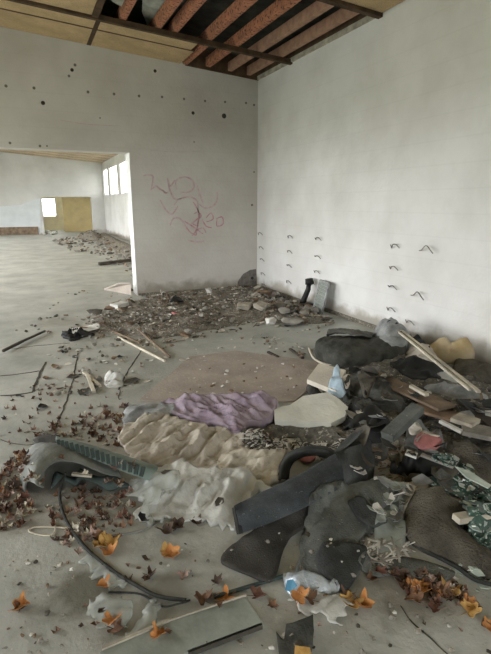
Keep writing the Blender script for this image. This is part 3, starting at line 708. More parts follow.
for i, (a, c, w, m, l) in enumerate([((127, 320, .05), (170, 357, .015), .02, 'wood_brown', 'long thin brown stick slanting out of the debris bed, upper one'), ((118, 337, .02), (165, 361, .012), .014, 'wood_pale', 'long thin pale stick slanting out of the debris bed, lower one'),
        ((128, 323, .07), (146, 322, .07), .018, 'wood_pale', 'short pale stick lying across the top of the long brown stick'), ((110, 330, .02), (140, 343, .02), .012, 'wood_brown', 'thin brown stick left of the two long slanting sticks')]):
    b = MB(); b.bar(P(*a), P(*c), w, .025); tag(b.build('stick', M[m]), l, 'stick')
b = MB(); b.bar(P(3, 351, .03), P(23, 341, .03), .022, .03); b.bar(P(23, 341, .03), P(45, 331, .03), .018, .025); tag(b.build('stick', M['wood_dark']), 'dark stick lying alone on the bright floor at left', 'stick')
# leaning grate and black post at the right wall
def leaning(name, px, m, label, cat, thick=.02):
    q = [Vector(p) for p in px]; n = (q[1]-q[0]).cross(q[2]-q[0]).normalized()*thick; b = MB(); b.quadbox(q, [p+n for p in q]); return b.build(name, M[m])
base = PX(320, 305); base2 = PX(331, 307)
gr = empty('leaning_grate', Vector((3.86, 6.1, 0)), 'grey louvred metal grate leaning against the right wall', 'grate')
qa, qb = Vector((W-.18, 6.16, .03)), Vector((W-.24, 5.84, .03)); tp = Vector((.12, .02, .44))
b = MB()
for (a, c) in ((qa, qb), (qa+tp, qb+tp), (qa, qa+tp), (qb, qb+tp)): b.bar(a, c, .025, .025)
b.build('frame', M['bag_grey'], gr)
for k in range(9): b = MB(); t = (k+.7)/9.4; b.bar(qa+tp*t, qb+tp*t, .012, .043); b.build('slat', M['slab_glass'], gr)
bp_ = P(305, 308, 0)
t = empty('black_post', bp_, 'black jointed plastic post standing beside the leaning grate', 'post')
b = MB(); b.tube([bp_+Vector((-.06, 0, .02)), bp_+Vector((-.02, 0, .15)), bp_+Vector((.05, .0, .3)), bp_+Vector((.06, 0, .40))], [.06, .045, .04, .045], 10); b.build('shaft', M['black'], t, True)
b = MB(); b.tube([bp_+Vector((.07, 0, .38)), bp_+Vector((.06, 0, .46))], [.07, .065], 10); b.build('head', M['black'], t, True)
b = MB(); b.tube([bp_+Vector((-.1, 0, .0)), bp_+Vector((.12, -.12, .05))], [.05, .04], 8); b.build('foot', M['black'], t, True)

# ---- thin brown board lying on the floor
tag(sheet('hardboard_sheet', [(139, 401), (190, 357), (236, 351), (318, 362), (312, 385), (296, 402), (220, 403)], M['hardboard'], thick=.006, res=.08, soft=False, jag=.012, drape=False, smooth=False),
    'large thin brown hardboard sheet lying flat on the floor', 'board')
scatter('grit', lib(hull, ['rub_w', 'rub_br'], [.018]), [(200, 365), (300, 365), (296, 398), (180, 398)], 40, 'small grit crumb on the brown hardboard sheet', 'grit', 'grit on the hardboard sheet', s=(.4, 1.3), seed=41)
for i, (a, c) in enumerate([((268, 352, .01), (278, 357, .01)), ((290, 349, .01), (303, 358, .01))]):
    b = MB(); b.bar(P(*a), P(*c), .03, .02); tag(b.build('stick', M['wood_dark']), ['small dark stick behind the brown hardboard, left one', 'small dark stick behind the brown hardboard, right one'][i], 'stick')
# white bag lump on the bare floor
tag(sheet('plastic_bag', [(104, 386, .0), (105, 376, .03), (113, 371, .05), (121, 376, .04), (122, 386, .0), (112, 389, 0)], M['film'], rag=.03, dome=.03, domew=.07, amp=.06, sc=13, ground=True, res=.012, seed=92), 'small crumpled white bag standing alone on the open floor', 'bag')
one('dark_scrap', SCR_D, 1, 132, 382, 1.6, .4, 'dark scrap just right of the small white bag', 'scrap')
for px, py, s, l in [(55, 367, 1.1, 'dark scrap above the rectangular floor crack'), (18, 396, .8, 'dark scrap lying on the rectangular floor crack'), (73, 377, 1.3, 'brown scrap on the long floor crack'), (46, 378, 1., 'dark scrap beside the corner of the floor crack'), (43, 407, 1., 'small dark scrap below the rectangular floor crack')]:
    one('dark_scrap', SCR_D, int(px), px, py, s, px, l, 'scrap')
for a, c, l in [((84, 372, .01), (100, 386, .01), 'pale stick left of the small white bag'), ((88, 376, .02), (94, 392, .02), 'grey stick leaning beside the pale stick left of the white bag')]:
    b = MB(); b.bar(P(*a), P(*c), .03, .02); tag(b.build('stick', M['wood_pale']), l, 'stick')
one('dark_scrap', SCR_D, 5, 88, 392, 1.5, .4, 'dark scrap below the pale stick left of the white bag', 'scrap')

# ---- dark rubbish pile on the right : a low mass of fine dark refuse, then the things on it
mound('refuse_bed', [(318, 372), (350, 352), (400, 349), (446, 364), (500, 386), (530, 400), (560, 430), (520, 500), (450, 500), (400, 470), (330, 455), (300, 440), (255, 435), (290, 418), (330, 415)], .09, 'refuse',
      'low bed of dark mixed refuse under the rubbish pile at right', 'refuse', 6, amp=.06, res=.035, sc=9, domew=.3)
# burnt foam mattress roll
tag(rails('foam_roll', [[(318, 362, .0), (345, 372, .0), (375, 372, .0), (402, 366, .0)], [(314, 350, .12), (340, 358, .15), (375, 358, .15), (406, 352, .14)], [(317, 341, .22), (342, 345, .23), (372, 346, .22), (404, 340, .22)],
      [(324, 337, .24), (346, 337, .22), (372, 339, .22), (398, 332, .24)], [(335, 337, .10), (352, 338, .10), (374, 337, .12), (396, 330, .12)]], M['char'], .04, nu=50, nv=20, amp=.03, sc=6, seed=3), 'large charred black foam roll with a hollow top by the right wall', 'foam')
tag(rails('foam_shell', [[(328, 336, .24), (342, 334, .26), (358, 336, .26), (372, 339, .22)], [(328, 333, .18), (342, 331, .2), (358, 333, .2), (373, 336, .16)], [(326, 336, .0), (341, 335, .0), (357, 337, .0), (372, 340, .0)]], M['char_g'], .02, amp=.02, sc=8), 'dark grey foam shell behind the charred foam roll', 'foam')
tag(sheet('rag', [(374, 334, .2), (382, 326, .26), (398, 326, .3), (408, 334, .28), (404, 345, .2), (386, 345, .2)], M['bag_grey'], dome=.10, domew=.1, amp=.06, sc=8, ground=True, rag=.045, seed=8), 'crumpled dark grey bag on the right end of the charred foam roll', 'bag')
tag(tube_px('pale_edge_strip', [(309, 348, .05), (313, 357, .03), (322, 363, .03), (337, 367, .04)], .012, M['wood_pale'], parent=None), 'thin curved pale strip along the left end of the charred foam roll', 'strip')
# black bags to the right of it
tag(sheet('black_bag', [(392, 378, .0), (398, 362, .1), (412, 358, .14), (430, 364, .12), (446, 374, .06), (440, 388, .0), (415, 388, .0)], M['black'], dome=.13, domew=.14, amp=.06, sc=7, ground=True, rag=.045, seed=9), 'shiny black rubbish bag below the tilted white laths', 'bag')
tag(sheet('dark_rag', [(452, 368, .06), (460, 358, .1), (478, 360, .1), (500, 370, .08), (500, 384, .05), (476, 384, .05)], M['olive'], dome=.05, domew=.15, amp=.06, sc=7, ground=True, rag=.045, seed=10), 'dark olive rag pile at the foot of the wall by the ochre sack', 'rag')
tag(sheet('beige_rag', [(408, 352, .12), (416, 341, .2), (430, 348, .2), (440, 362, .12), (436, 372, .08), (418, 366, .1), (408, 360, .1)], M['beige_cloth'], dome=.08, domew=.1, amp=.06, sc=8, ground=True, rag=.045, seed=11), 'creased beige rag behind the white laths', 'rag')
tag(sheet('white_bag', [(440, 383, .03), (441, 374, .09), (449, 370, .12), (458, 377, .1), (464, 387, .04), (452, 391, .02)], M['film'], dome=.07, domew=.08, amp=.04, sc=9, ground=True, rag=.045, seed=12, res=.02), 'small white bag under the middle of the white laths', 'bag')
tag(sheet('grey_bag', [(425, 398, .04), (430, 385, .1), (452, 386, .12), (480, 394, .1), (486, 408, .04), (460, 408, .04)], M['bag_grey'], dome=.08, domew=.12, amp=.06, sc=8, ground=True, rag=.045, seed=13), 'bluish grey crumpled bag at the foot of the white laths', 'bag')
sk = sheet('ochre_sack', [(430, 357, .04), (430, 346, .2), (443, 340, .28), (460, 344, .26), (473, 351, .2), (472, 361, .04), (450, 364, .0)], M['sack'], dome=.14, domew=.14, amp=.03, sc=5, ground=True, seed=14)
tag(sk, 'plump ochre and beige sack resting against the right wall', 'sack')
# pale laths
for a, c, w, l in [((389, 321, .34), (479, 392, .22), .03, 'upper of the two long white laths slanting down from the wall'), ((399, 332, .32), (470, 390, .22), .018, 'lower thin one of the two long white laths slanting down from the wall')]:
    b = MB(); b.bar(P(*a), P(*c), w, .018); tag(b.build('white_lath', M['wood_pale']), l, 'lath')
tag(sheet('black_scrap', [(386, 326, .34), (390, 320, .38), (397, 322, .38), (402, 332, .34), (396, 332, .3)], M['black'], .01, amp=.03, sc=14, drape=False, res=.015), 'black scrap caught at the upper tip of the white laths', 'scrap')
tag(sheet('black_scrap', [(410, 334, .3), (418, 334, .3), (430, 346, .24), (424, 350, .2), (414, 342, .22)], M['black'], .01, amp=.03, sc=14, drape=False, res=.015), 'black scrap between the white laths and the ochre sack', 'scrap')
# carton and pale blue piece
def boxy(name, top, h, m, **k):
    q = PP(top); b = MB(); b.quadbox([Vector((p.x, p.y, max(.001, p.z-h))) for p in q], q); return b.build(name, M[m], **k)
tag(boxy('cream_box', [(307, 379, .16), (319, 363, .2), (346, 370, .2), (336, 391, .16)], .04, 'carton'), 'cream square board tilted on the pile beside the pale blue plastic', 'board')
tag(sheet('dark_rag', [(306, 387, .03), (313, 382, .10), (333, 392, .10), (330, 400, .02), (312, 397, .01)], M['brown_mat'], dome=.04, domew=.06, amp=.03, ground=True, seed=31, drape=False), 'brown black rag stuffed under the cream square board', 'rag')
tag(sheet('blue_plastic', [(328, 392, .14), (332, 376, .22), (335, 366, .28), (338, 364, .28), (342, 378, .24), (346, 392, .16), (340, 397, .13)], M['blue'], .008, amp=.03, sc=10, drape=False, res=.015), 'pale blue plastic piece standing against the cream square board', 'plastic')
tag(sheet('cream_scrap', [(343, 377, .22), (349, 374, .24), (350, 383, .2), (346, 388, .18)], M['carton'], .008, drape=False, res=.02), 'small cream scrap just right of the pale blue plastic', 'scrap')
# big off-white board
tag(sheet('white_board', [(274, 408, .10), (290, 405, .11), (303, 396, .13), (328, 392, .16), (338, 398, .16), (348, 407, .14), (345, 416, .12), (331, 423, .10), (310, 422, .09), (275, 420, .08)], M['styro'], .045, amp=.004, soft=False, drape=False, res=.09, smooth=False),
    'off-white foam board with a ragged end, lying right of the lilac cloth', 'board')
# dark cloths and boards, middle right
tag(sheet('dark_cloth', [(345, 400, .06), (347, 378, .14), (368, 370, .2), (392, 384, .2), (405, 400, .16), (395, 412, .1), (362, 412, .06)], M['char_g'], dome=.08, domew=.15, amp=.07, sc=5, ang=.8, ground=True, rag=.045, seed=15), 'dark grey cloth draped behind the off-white foam board', 'cloth')
tag(sheet('olive_flap', [(358, 374, .2), (376, 372, .25), (372, 386, .26), (364, 396, .22)], M['olive'], .01, amp=.02, drape=False, res=.025), 'olive brown triangular flap on the dark grey cloth', 'cloth')
def plank(a, c, w, h, m, name, label, cat='plank'):
    b = MB(); b.bar(P(*a), P(*c), w, h); o = b.build(name, M[m]); register(o); return tag(o, label, cat)
plank((372, 374, .20), (447, 408, .20), .17, .02, 'wood_brown', 'brown_plank', 'wide brown plank sloping across the rubbish pile')
plank((415, 406, .17), (478, 424, .16), .15, .02, 'rub_br', 'grey_plank', 'dusty grey brown plank right of the dark grey bar')
plank((411, 386, .24), (427, 395, .24), .035, .02, 'wood_pale', 'pale_stick', 'short pale stick with a knobbed end on the brown plank', 'stick')
chunk(428, 396, .028, 'rub_w', 'white knob at the end of the short pale stick', 33, .9)
tag(sheet('black_bag', [(392, 436, .05), (402, 424, .10), (412, 414, .12), (420, 420, .12), (412, 436, .06), (402, 442, .04)], M['black'], dome=.03, domew=.08, amp=.03, ground=True, rag=.045, seed=16), 'black bag tucked under the dark grey square bar', 'bag')
tag(sheet('black_film', [(345, 416, .08), (352, 403, .12), (372, 408, .14), (394, 424, .14), (388, 440, .08), (368, 440, .08), (350, 432, .06)], M['black'], dome=.06, domew=.1, amp=.08, sc=10, ground=True, rag=.045, seed=17), 'crumpled shiny black film right of the off-white foam board', 'film')
for k, (x, y) in enumerate([(368, 410), (382, 420), (377, 428), (360, 420)]): one('grey_scrap', lib(scrap_mesh, ['bag_grey', 'film'], [.06]), k, x, y, 1, k, 'pale grey scrap on the crumpled black film, %s' % ['uppermost', 'beside the dark grey bar', 'lowest', 'leftmost'][k], 'scrap', tilt=(.3, .2))
# right hand planks, boards
plank((455, 417, .20), (476, 424, .2), .13, .03, 'rub_a', 'beige_board', 'small beige board near the right edge, above the clear bag', 'board')
plank((440, 421, .20), (462, 432, .18), .03, .02, 'rub_w', 'white_strip', 'short white strip above the clear bag with red film', 'strip')
plank((470, 400, .16), (510, 430, .18), .22, .02, 'wood_dark', 'dark_board', 'dark board at the right edge of the picture below the grey bag', 'board')
plank((462, 428, .18), (520, 440, .16), .16, .03, 'rub_b', 'grey_board', 'dull grey board at the right edge, under the dark board', 'board')
tag(sheet('clear_bag', [(408, 448, .06), (408, 428, .16), (418, 420, .22), (440, 428, .22), (452, 440, .16), (448, 452, .06), (425, 456, .04)], M['bag_grey'], dome=.07, domew=.1, amp=.05, sc=9, ground=True, rag=.045, seed=18), 'greyish crumpled bag around a red film scrap', 'bag')
tag(sheet('red_film', [(414, 443, .17), (419, 434, .2), (434, 434, .2), (443, 441, .18), (436, 449, .15), (422, 449, .15)], M['red'], .004, dome=.03, domew=.06, amp=.03, sc=14, res=.014, seed=19), 'crumpled red film on the greyish bag', 'film')
tag(sheet('cream_scrap', [(409, 428, .20), (416, 422, .22), (422, 428, .21), (418, 434, .19), (411, 434, .18)], M['carton'], .006, amp=.01, drape=False, res=.02), 'cream scrap at the upper left of the red film', 'scrap')
plank((424, 452, .14), (456, 464, .13), .11, .015, 'rub_b', 'grey_board', 'small grey board below the red film', 'board')
plank((406, 452, .15), (417, 456, .14), .06, .012, 'rub_w', 'white_scrap', 'small white board scrap at the lower left of the red film', 'scrap')
tag(sheet('black_bag', [(396, 470, .03), (396, 458, .10), (412, 454, .13), (432, 462, .1), (448, 470, .08), (440, 478, .03), (412, 476, .02)], M['black'], dome=.05, domew=.1, amp=.04, ground=True, rag=.045, seed=20), 'flat black bag just above the olive brown rug', 'bag')
tag(sheet('dark_mound', [(448, 455, .1), (452, 440, .18), (466, 442, .18), (500, 465, .1), (510, 492, .04), (476, 480, .05), (460, 468, .08)], M['olive'], dome=.07, domew=.14, amp=.06, ground=True, rag=.045, seed=21), 'dark olive cloth mound right of the red film', 'cloth')
b = MB(); q = PP([(455, 467, .16), (470, 472, .15), (491, 486, .13), (488, 489, .13), (466, 478, .14)]); b.quadbox(q, [p+Vector((0, 0, .006)) for p in q]); tag(b.build('glass_pane_piece', M['glass_pale']), 'long pale glass splinter above the green shards', 'glass')
# olive brown rug
tag(sheet('olive_rug', [(404, 520, .03), (408, 500, .06), (420, 488, .12), (440, 486, .14), (455, 497, .12), (475, 502, .10), (480, 512, .08), (456, 514, .08), (462, 528, .06), (482, 545, .04), (500, 560, .02), (500, 580, .01), (476, 574, .01), (450, 562, .01), (425, 552, .01), (408, 538, .02)],
      M['olive'], dome=.05, domew=.12, amp=.05, sc=4, ang=-.6, ground=True, seed=22), 'rumpled olive brown rug at the right edge of the floor', 'rug')
plank((456, 519, .13), (500, 511, .11), .05, .03, 'wood_pale', 'pale_batten', 'short pale batten lying across the olive brown rug', 'batten')
# black edge line under the rug: hem
tag(tube_px('black_hose', [(403, 522, .012), (410, 540, .012), (430, 553, .012), (455, 566, .012), (476, 580, .012), (500, 586, .012)], .010, M['rubber']), 'thin black hose following the lower edge of the olive brown rug', 'hose')
SH = [withmat(scrap_mesh(r, 60+i, n=5, bend=.05, t=.004), m) for i, (r, m) in enumerate([(.03, 'glass_green'), (.045, 'glass_green'), (.025, 'glass_green'), (.035, 'glass_green'), (.03, 'glass_pale'), (.018, 'glass_pale')])]
tag(sheet('green_sheet', [(428, 482, .08), (440, 474, .10), (468, 482, .09), (500, 505, .06), (500, 550, .03), (474, 542, .04), (466, 524, .06), (480, 510, .06), (452, 494, .08)], M['glass_green'], .006, amp=.02, sc=10, jag=.02, seed=23), 'crazed sheet of shattered dark green glass around the rug', 'glass')
scatter('glass_shard', SH, [(430, 480), (445, 474), (500, 498), (500, 560), (470, 548), (460, 520), (470, 505), (440, 492)], 150, 'small angular green glass shard in the shattered patch at the right edge', 'glass', 'green glass shards', s=(.6, 1.3), tilt=.5, seed=51)
scatter('glass_shard', [SH[4], SH[5], withmat(scrap_mesh(.02, 70, 4, 0), 'rub_w')], [(425, 565), (440, 560), (500, 582), (500, 592), (460, 590)], 22, 'small whitish glass chip along the lower edge of the rug', 'glass', 'whitish chips below the rug', tilt=.4, seed=52)

# ---- cloths in the middle
tag(sheet('beige_sheet', [(118, 440, .02), (128, 424, .05), (150, 414, .07), (178, 417, .08), (215, 425, .09), (240, 430, .09), (268, 434, .08), (285, 444, .06), (282, 470, .04), (255, 480, .03), (225, 470, .04), (190, 468, .03), (160, 462, .02), (130, 456, .01)],
      M['beige_cloth'], rag=.07, dome=.0, domew=.12, amp=.085, sc=8, ang=.5, ground=True, seed=24, res=.012), 'large crumpled beige sheet heaped below the lilac cloth', 'cloth')
tag(sheet('lilac_cloth', [(166, 406, .04), (170, 396, .10), (188, 392, .14), (210, 393, .13), (240, 391, .15), (262, 390, .16), (273, 397, .13), (275, 410, .09), (268, 420, .06), (248, 425, .08), (235, 433, .08), (222, 424, .08), (205, 418, .08), (184, 417, .06)],
      M['purple'], rag=.05, dome=.0, domew=.10, amp=.085, sc=7.0, ang=-1.1, ground=True, seed=25, res=.011), 'crumpled lilac cloth lying at the lower edge of the hardboard sheet', 'cloth')
tag(sheet('clear_wrap', [(122, 416, .02), (130, 406, .05), (150, 403, .05), (172, 405, .05), (174, 412, .05), (160, 416, .05), (140, 420, .03), (128, 428, .01)], M['bag_grey'], dome=.02, domew=.08, amp=.03, sc=9, ground=True, seed=26, res=.015), 'twisted grey film wrap at the left end of the lilac cloth', 'film')
tag(sheet('cream_sheet', [(216, 470, .04), (230, 452, .07), (250, 448, .09), (275, 448, .1), (292, 452, .08), (282, 470, .05), (262, 482, .03), (236, 480, .03)], M['cream_cloth'], rag=.06, dome=.0, domew=.1, amp=.08, sc=9, ang=.3, ground=True, seed=27, res=.011), 'cream cloth fold left of the black rubber arch', 'cloth')
tag(sheet('white_film_sheet', [(136, 512, .01), (143, 492, .03), (134, 482, .04), (152, 472, .07), (162, 462, .09), (184, 462, .1), (210, 464, .1), (235, 470, .08), (262, 480, .05), (262, 494, .03), (240, 506, .02), (236, 522, .01), (205, 524, .01), (176, 518, .01), (160, 522, .01)],
      M['film'], rag=.08, dome=.0, domew=.12, amp=.08, sc=8, ang=.9, ground=True, seed=28, res=.012, jag=.03), 'large crumpled white plastic sheet in the middle foreground', 'plastic sheet')
tag(sheet('clear_film_fold', [(128, 490, .02), (140, 478, .06), (158, 470, .12), (176, 474, .13), (168, 492, .08), (152, 506, .04), (146, 522, .02), (138, 512, .02)], M['film_clear'], .003, rag=.06, dome=.02, amp=.06, sc=11, seed=29, res=.012, jag=.02), 'milky film fold at the left end of the white plastic sheet', 'film')
for i, (x, y, s) in enumerate([(168, 481, 1.1), (220, 501, .9), (145, 513, 1.4)]):
    one('dark_scrap', SCR_D, i, x, y, s*.8, i, ['dark scrap on the upper left of the white plastic sheet', 'dark scrap on the right part of the white plastic sheet', 'dark grey scrap at the lower left tip of the white plastic sheet'][i], 'scrap')
# shredded light and dark strips
def shreds(name, poly, n, L_, w, mats, label, seed, h=.08, cat='shreds'):
    rnd = random.Random(seed); G = [tuple(P(p[0], p[1], .1 if seed != 62 else .04).xy) for p in poly]; x0, x1 = min(p[0] for p in G), max(p[0] for p in G); y0, y1 = min(p[1] for p in G), max(p[1] for p in G)
    root = None
    for mi, m in enumerate(mats):
        b = MB(); k = 0
        while k < n:
            x, y = rnd.uniform(x0, x1), rnd.uniform(y0, y1)
            if not in_poly(G, x, y): continue
            z = drop(x, y)+.004+rnd.uniform(0, h); a = rnd.gauss(.5, .8); l = L_*rnd.uniform(.5, 1.2); d = Vector((math.cos(a), math.sin(a), 0)); s = Vector((-d.y, d.x, 0))*w/2*rnd.uniform(.5, 1.3)
            bow = rnd.uniform(.1, .4)*l; c = Vector((x, y, z)); A = []
            hs = [drop(x+d.x*l*t, y+d.y*l*t) for t in (-.5, -.2, 0, .2, .5)]
            if max(hs)-min(hs) > .05: k += .3; continue
            for t in (-.5, -.2, .2, .5): q = c+d*l*t; q.z = max(drop(q.x, q.y)+.003, z+bow*(.25-t*t)-.02); A.append(q)
            tt = Vector((0, 0, .002)); i0 = len(b.v)
            for q in A: b.v += [tuple(q-s), tuple(q+s), tuple(q+s+tt), tuple(q-s+tt)]
            b.f += [(i0, i0+1, i0+2, i0+3), (i0+12, i0+13, i0+14, i0+15)]
            for j in range(3):
                p = i0+4*j; b.f += [(p+e, p+(e+1) % 4, p+4+(e+1) % 4, p+4+e) for e in range(4)]
            k += 1
        if root is None: root = tag(b.build(name, M[m]), label, cat, kind='stuff')
        else: tag(b.build('pale_strands', M[m], root), kind='stuff')
shreds('shredded_strips', [(243, 440), (246, 430), (266, 427), (300, 432), (345, 436), (350, 450), (310, 444), (285, 448), (262, 450)], 420, .07, .010, ['rub_c', 'rub_w'], 'tangle of shredded black and white strips below the off-white foam board', 61, .05)
shreds('frayed_strips', [(352, 548), (362, 532), (385, 528), (408, 540), (402, 556), (372, 560)], 170, .11, .010, ['rub_b', 'rub_w'], 'frayed whitish strips between the grey felt mats and the rug', 62, .03)
shreds('frayed_strips', [(375, 455), (395, 440), (420, 452), (405, 475), (385, 480)], 45, .06, .012, ['rub_br', 'rub_a'], 'brown and beige shreds left of the flat black bag', 63, .03)

# ---- black rubber arch, blue-black strip, mats
ring = [(277, 480), (279, 466), (286, 454), (300, 447), (318, 445), (332, 449), (341, 458), (345, 470)]
rr = rails('rubber_arch', [[(x, y, z) for (x, y), z in zip(ring, (.02, .07, .12, .17, .18, .17, .12, .05))],
      [(x+(312-x)*.12, y+(472-y)*.14, z+.015) for (x, y), z in zip(ring, (.02, .07, .12, .17, .18, .17, .12, .05))],
      [(x+(312-x)*.34, y+(476-y)*.36, z) for (x, y), z in zip(ring, (.02, .05, .09, .12, .14, .12, .09, .03))]], M['rubber'], .02, nu=50, nv=8, amp=.004)
tag(rr, 'black rubber arch standing up behind the blue-black strip', 'rubber')
chunk(308, 462, .05, 'red', 'small red piece seen inside the black rubber arch', 34, .7)
tag(sheet('brown_black_mat', [(221, 562, .01), (232, 543, .03), (248, 532, .06), (262, 520, .08), (300, 500, .09), (335, 482, .10), (342, 490, .09), (322, 515, .06), (296, 532, .04), (285, 545, .02), (272, 581, .01), (245, 574, .01)],
      M['brown_mat'], .012, amp=.03, sc=3, ang=.6, seed=30, res=.02), 'brown black mat folded under the blue-black strip', 'mat')
bs = rails('blue_black_strip', [[(234, 506, .16), (262, 492, .17), (300, 474, .19), (336, 452, .20)], [(238, 518, .13), (268, 504, .17), (306, 487, .19), (342, 466, .19)], [(240, 534, .05), (270, 523, .10), (306, 507, .13), (344, 486, .12)]],
      M['navy'], .02, nu=40, nv=12, amp=.008, sc=5, seed=2)
tag(bs, 'long blue-black padded strip lying diagonally over the mats', 'mat')
b = MB(); b.bar(P(235, 507, .15), P(240, 534, .05), .02, .05); b.build('folded_end', M['black'], bs)
one('paper_scrap', lib(scrap_mesh, ['rub_w'], [.022]), 0, 243, 527, 1, .5, 'tiny white scrap near the left end of the blue-black strip', 'scrap', tilt=(.5, 0))
tag(sheet('dark_felt_mat', [(340, 470, .08), (342, 446, .14), (354, 430, .16), (368, 444, .14), (374, 462, .10), (362, 480, .08), (346, 486, .06)], M['grey_mat2'], dome=.05, domew=.1, amp=.07, sc=6, ground=True, rag=.045, seed=32), 'rumpled dark felt behind the end of the blue-black strip', 'mat')
tag(sheet('grey_felt_mat', [(300, 540, .02), (310, 516, .05), (330, 496, .09), (352, 484, .11), (375, 478, .11), (398, 486, .09), (396, 500, .06), (376, 512, .05), (366, 530, .03), (352, 560, .01), (340, 588, .01), (318, 580, .01), (296, 574, .01), (300, 556, .01)],
      M['grey_mat'], .012, dome=.03, domew=.12, amp=.045, sc=3.2, ang=1.1, seed=33, res=.018, jag=.008), 'large grey felt mat rumpled in the middle of the pile', 'mat')
tag(sheet('dark_felt_flap', [(316, 566, .035), (322, 548, .055), (345, 542, .06), (366, 546, .05), (362, 566, .03), (346, 589, .02), (330, 582, .02)], M['grey_mat2'], .01, amp=.02, sc=5, seed=34, res=.02), 'dark felt flap on the lower end of the grey felt mat', 'mat')
tag(sheet('dark_felt_fold', [(348, 502, .12), (360, 496, .13), (376, 508, .10), (388, 520, .07), (374, 526, .06), (362, 520, .08)], M['grey_mat2'], .012, amp=.02, sc=6, seed=35, res=.02), 'small dark felt fold on the right side of the grey felt mat', 'mat')
tag(sheet('pale_green_sheet', [(374, 545, .02), (378, 520, .03), (392, 508, .05), (404, 520, .04), (404, 545, .02), (390, 556, .01)], M['slab_glass'], .006, amp=.02, sc=5, seed=36), 'grey green plastic sheet left of the olive brown rug', 'plastic sheet')
tag(sheet('beige_rag', [(398, 498, .04), (402, 484, .07), (420, 480, .08), (428, 486, .08), (414, 500, .05), (404, 514, .03)], M['rub_a'], .006, amp=.03, sc=7, seed=37), 'dull beige rag tucked at the upper left of the olive brown rug', 'rag')
tag(sheet('grey_underlay', [(358, 566, .01), (372, 556, .015), (400, 556, .015), (430, 562, .015), (455, 572, .01), (440, 582, .01), (400, 574, .01), (375, 576, .01)], M['grey_mat'], .006, amp=.012, sc=6, seed=38), 'thin grey underlay strip below the frayed strips', 'mat')

# ---- left: grey shell, green ribbed strip, hose
shell = rails('grey_shell', [[(26, 494, .0), (19, 468, .0), (34, 446, .0), (58, 447, .02), (90, 455, .02), (118, 466, .0)],
      [(27, 484, .10), (24, 462, .14), (40, 447, .16), (60, 446, .17), (88, 454, .13), (118, 465, .08)],
      [(36, 486, .14), (36, 466, .19), (50, 454, .20), (68, 454, .19), (93, 463, .15), (120, 473, .08)],
      [(44, 490, .10), (45, 473, .16), (57, 464, .17), (74, 464, .16), (96, 471, .13), (122, 480, .05)]], M['bumper'], .012, nu=60, nv=20, amp=.012, sc=6, seed=4)
tag(shell, 'arched dusty grey car bumper shell on the floor at left', 'car part')
tag(sheet('inner_shell', [(52, 488, .02), (56, 472, .10), (80, 468, .12), (112, 474, .09), (134, 486, .03), (110, 490, .02), (76, 486, .02)], M['green_dark'], .01, dome=.02, amp=.03, sc=6, drape=False, seed=39), 'dark green hollow plastic liner under the grey bumper shell', 'car part')
plank((72, 474, .17), (92, 476, .15), .02, .012, 'rub_a', 'pale_strip', 'short pale strip lying on the bumper liner', 'strip')
gs = rails('ribbed_strip', [[(56, 436, .16), (85, 443, .17), (120, 454, .15), (158, 466, .10)], [(56, 440, .20), (85, 447, .21), (120, 459, .18), (157, 471, .12)], [(58, 448, .17), (87, 457, .17), (120, 470, .14), (152, 482, .07)]], M['green_plastic'], .012, nu=40, nv=8)
tag(gs, 'long grey green plastic strip with vertical ribs behind the bumper shell', 'car part')
_a = catmull(PP([(56, 440, .20), (85, 447, .21), (120, 459, .18), (157, 471, .12)]), 60); _b = catmull(PP([(58, 448, .17), (87, 457, .17), (120, 470, .14), (152, 482, .07)]), 60)
for k in range(17):
    p, q = _a[3+k*3], _b[3+k*3]; up = Vector((-.004, -.008, .012))
    b = MB(); b.bar(p.lerp(q, .08)+up, p.lerp(q, .95)+up, .02, .014); b.build('rib', M['green_dark'], gs)
tag(tube_px('black_hose', [(66, 473, .15), (61, 484, .08), (60, 500, .012), (66, 520, .012), (84, 546, .012), (112, 570, .012), (136, 585, .012), (158, 596, .012), (186, 600, .012)], .008, M['rubber'], 80), 'long black hose curving from the bumper shell down the floor', 'hose')
tag(tube_px('thin_cable', [(56, 520, .006), (52, 535, .006), (30, 532, .006), (36, 527, .006), (70, 528, .006)], .004, M['wood_pale'], 60), 'thin pale cable looped beside the black hose', 'cable')
tag(tube_px('thin_cable', [(108, 536, .006), (130, 533, .006), (150, 527, .006), (165, 518, .006)], .004, M['metal'], 40), 'thin dark cable running towards the white plastic sheet', 'cable')
tag(tube_px('thin_cable', [(108, 592, .006), (140, 594, .006), (160, 606, .006), (178, 604, .02), (190, 600, .01)], .004, M['rubber'], 40), 'thin black cable lying across the end of the black hose', 'cable')
tag(sheet('dark_flap', [(33, 440, .02), (48, 434, .04), (60, 436, .06), (58, 444, .05), (44, 446, .03)], M['brown_mat'], .006, amp=.02, seed=40, drape=False), 'dark flap of film behind the bumper arch', 'film')
# ---- lower foreground
tag(sheet('film_bag', [(86, 606, .0), (90, 597, .03), (105, 592, .04), (122, 597, .03), (130, 606, .02), (126, 622, .01), (112, 629, .0), (96, 625, .0)], M['film_clear'], dome=.015, domew=.05, amp=.035, sc=13, ground=True, seed=41, res=.010, jag=.03), 'rounded milky film bag on the floor with a leaf on it', 'bag')
tag(sheet('film_strip', [(126, 636, .0), (138, 622, .01), (150, 600, .02), (158, 596, .02), (160, 606, .02), (150, 626, .02), (134, 642, .01)], M['film_clear'], dome=.01, domew=.04, amp=.03, sc=13, ground=True, seed=42, res=.010, jag=.03), 'twisted milky film strip right of the rounded film bag', 'film')
tag(sheet('film_strip', [(82, 562, .01), (90, 552, .01), (112, 570, .02), (124, 584, .01), (112, 588, .01), (98, 576, .01)], M['film_clear'], dome=.005, domew=.04, amp=.025, sc=13, ground=True, seed=43, res=.010, jag=.04), 'flat milky film strip beside the black hose', 'film')
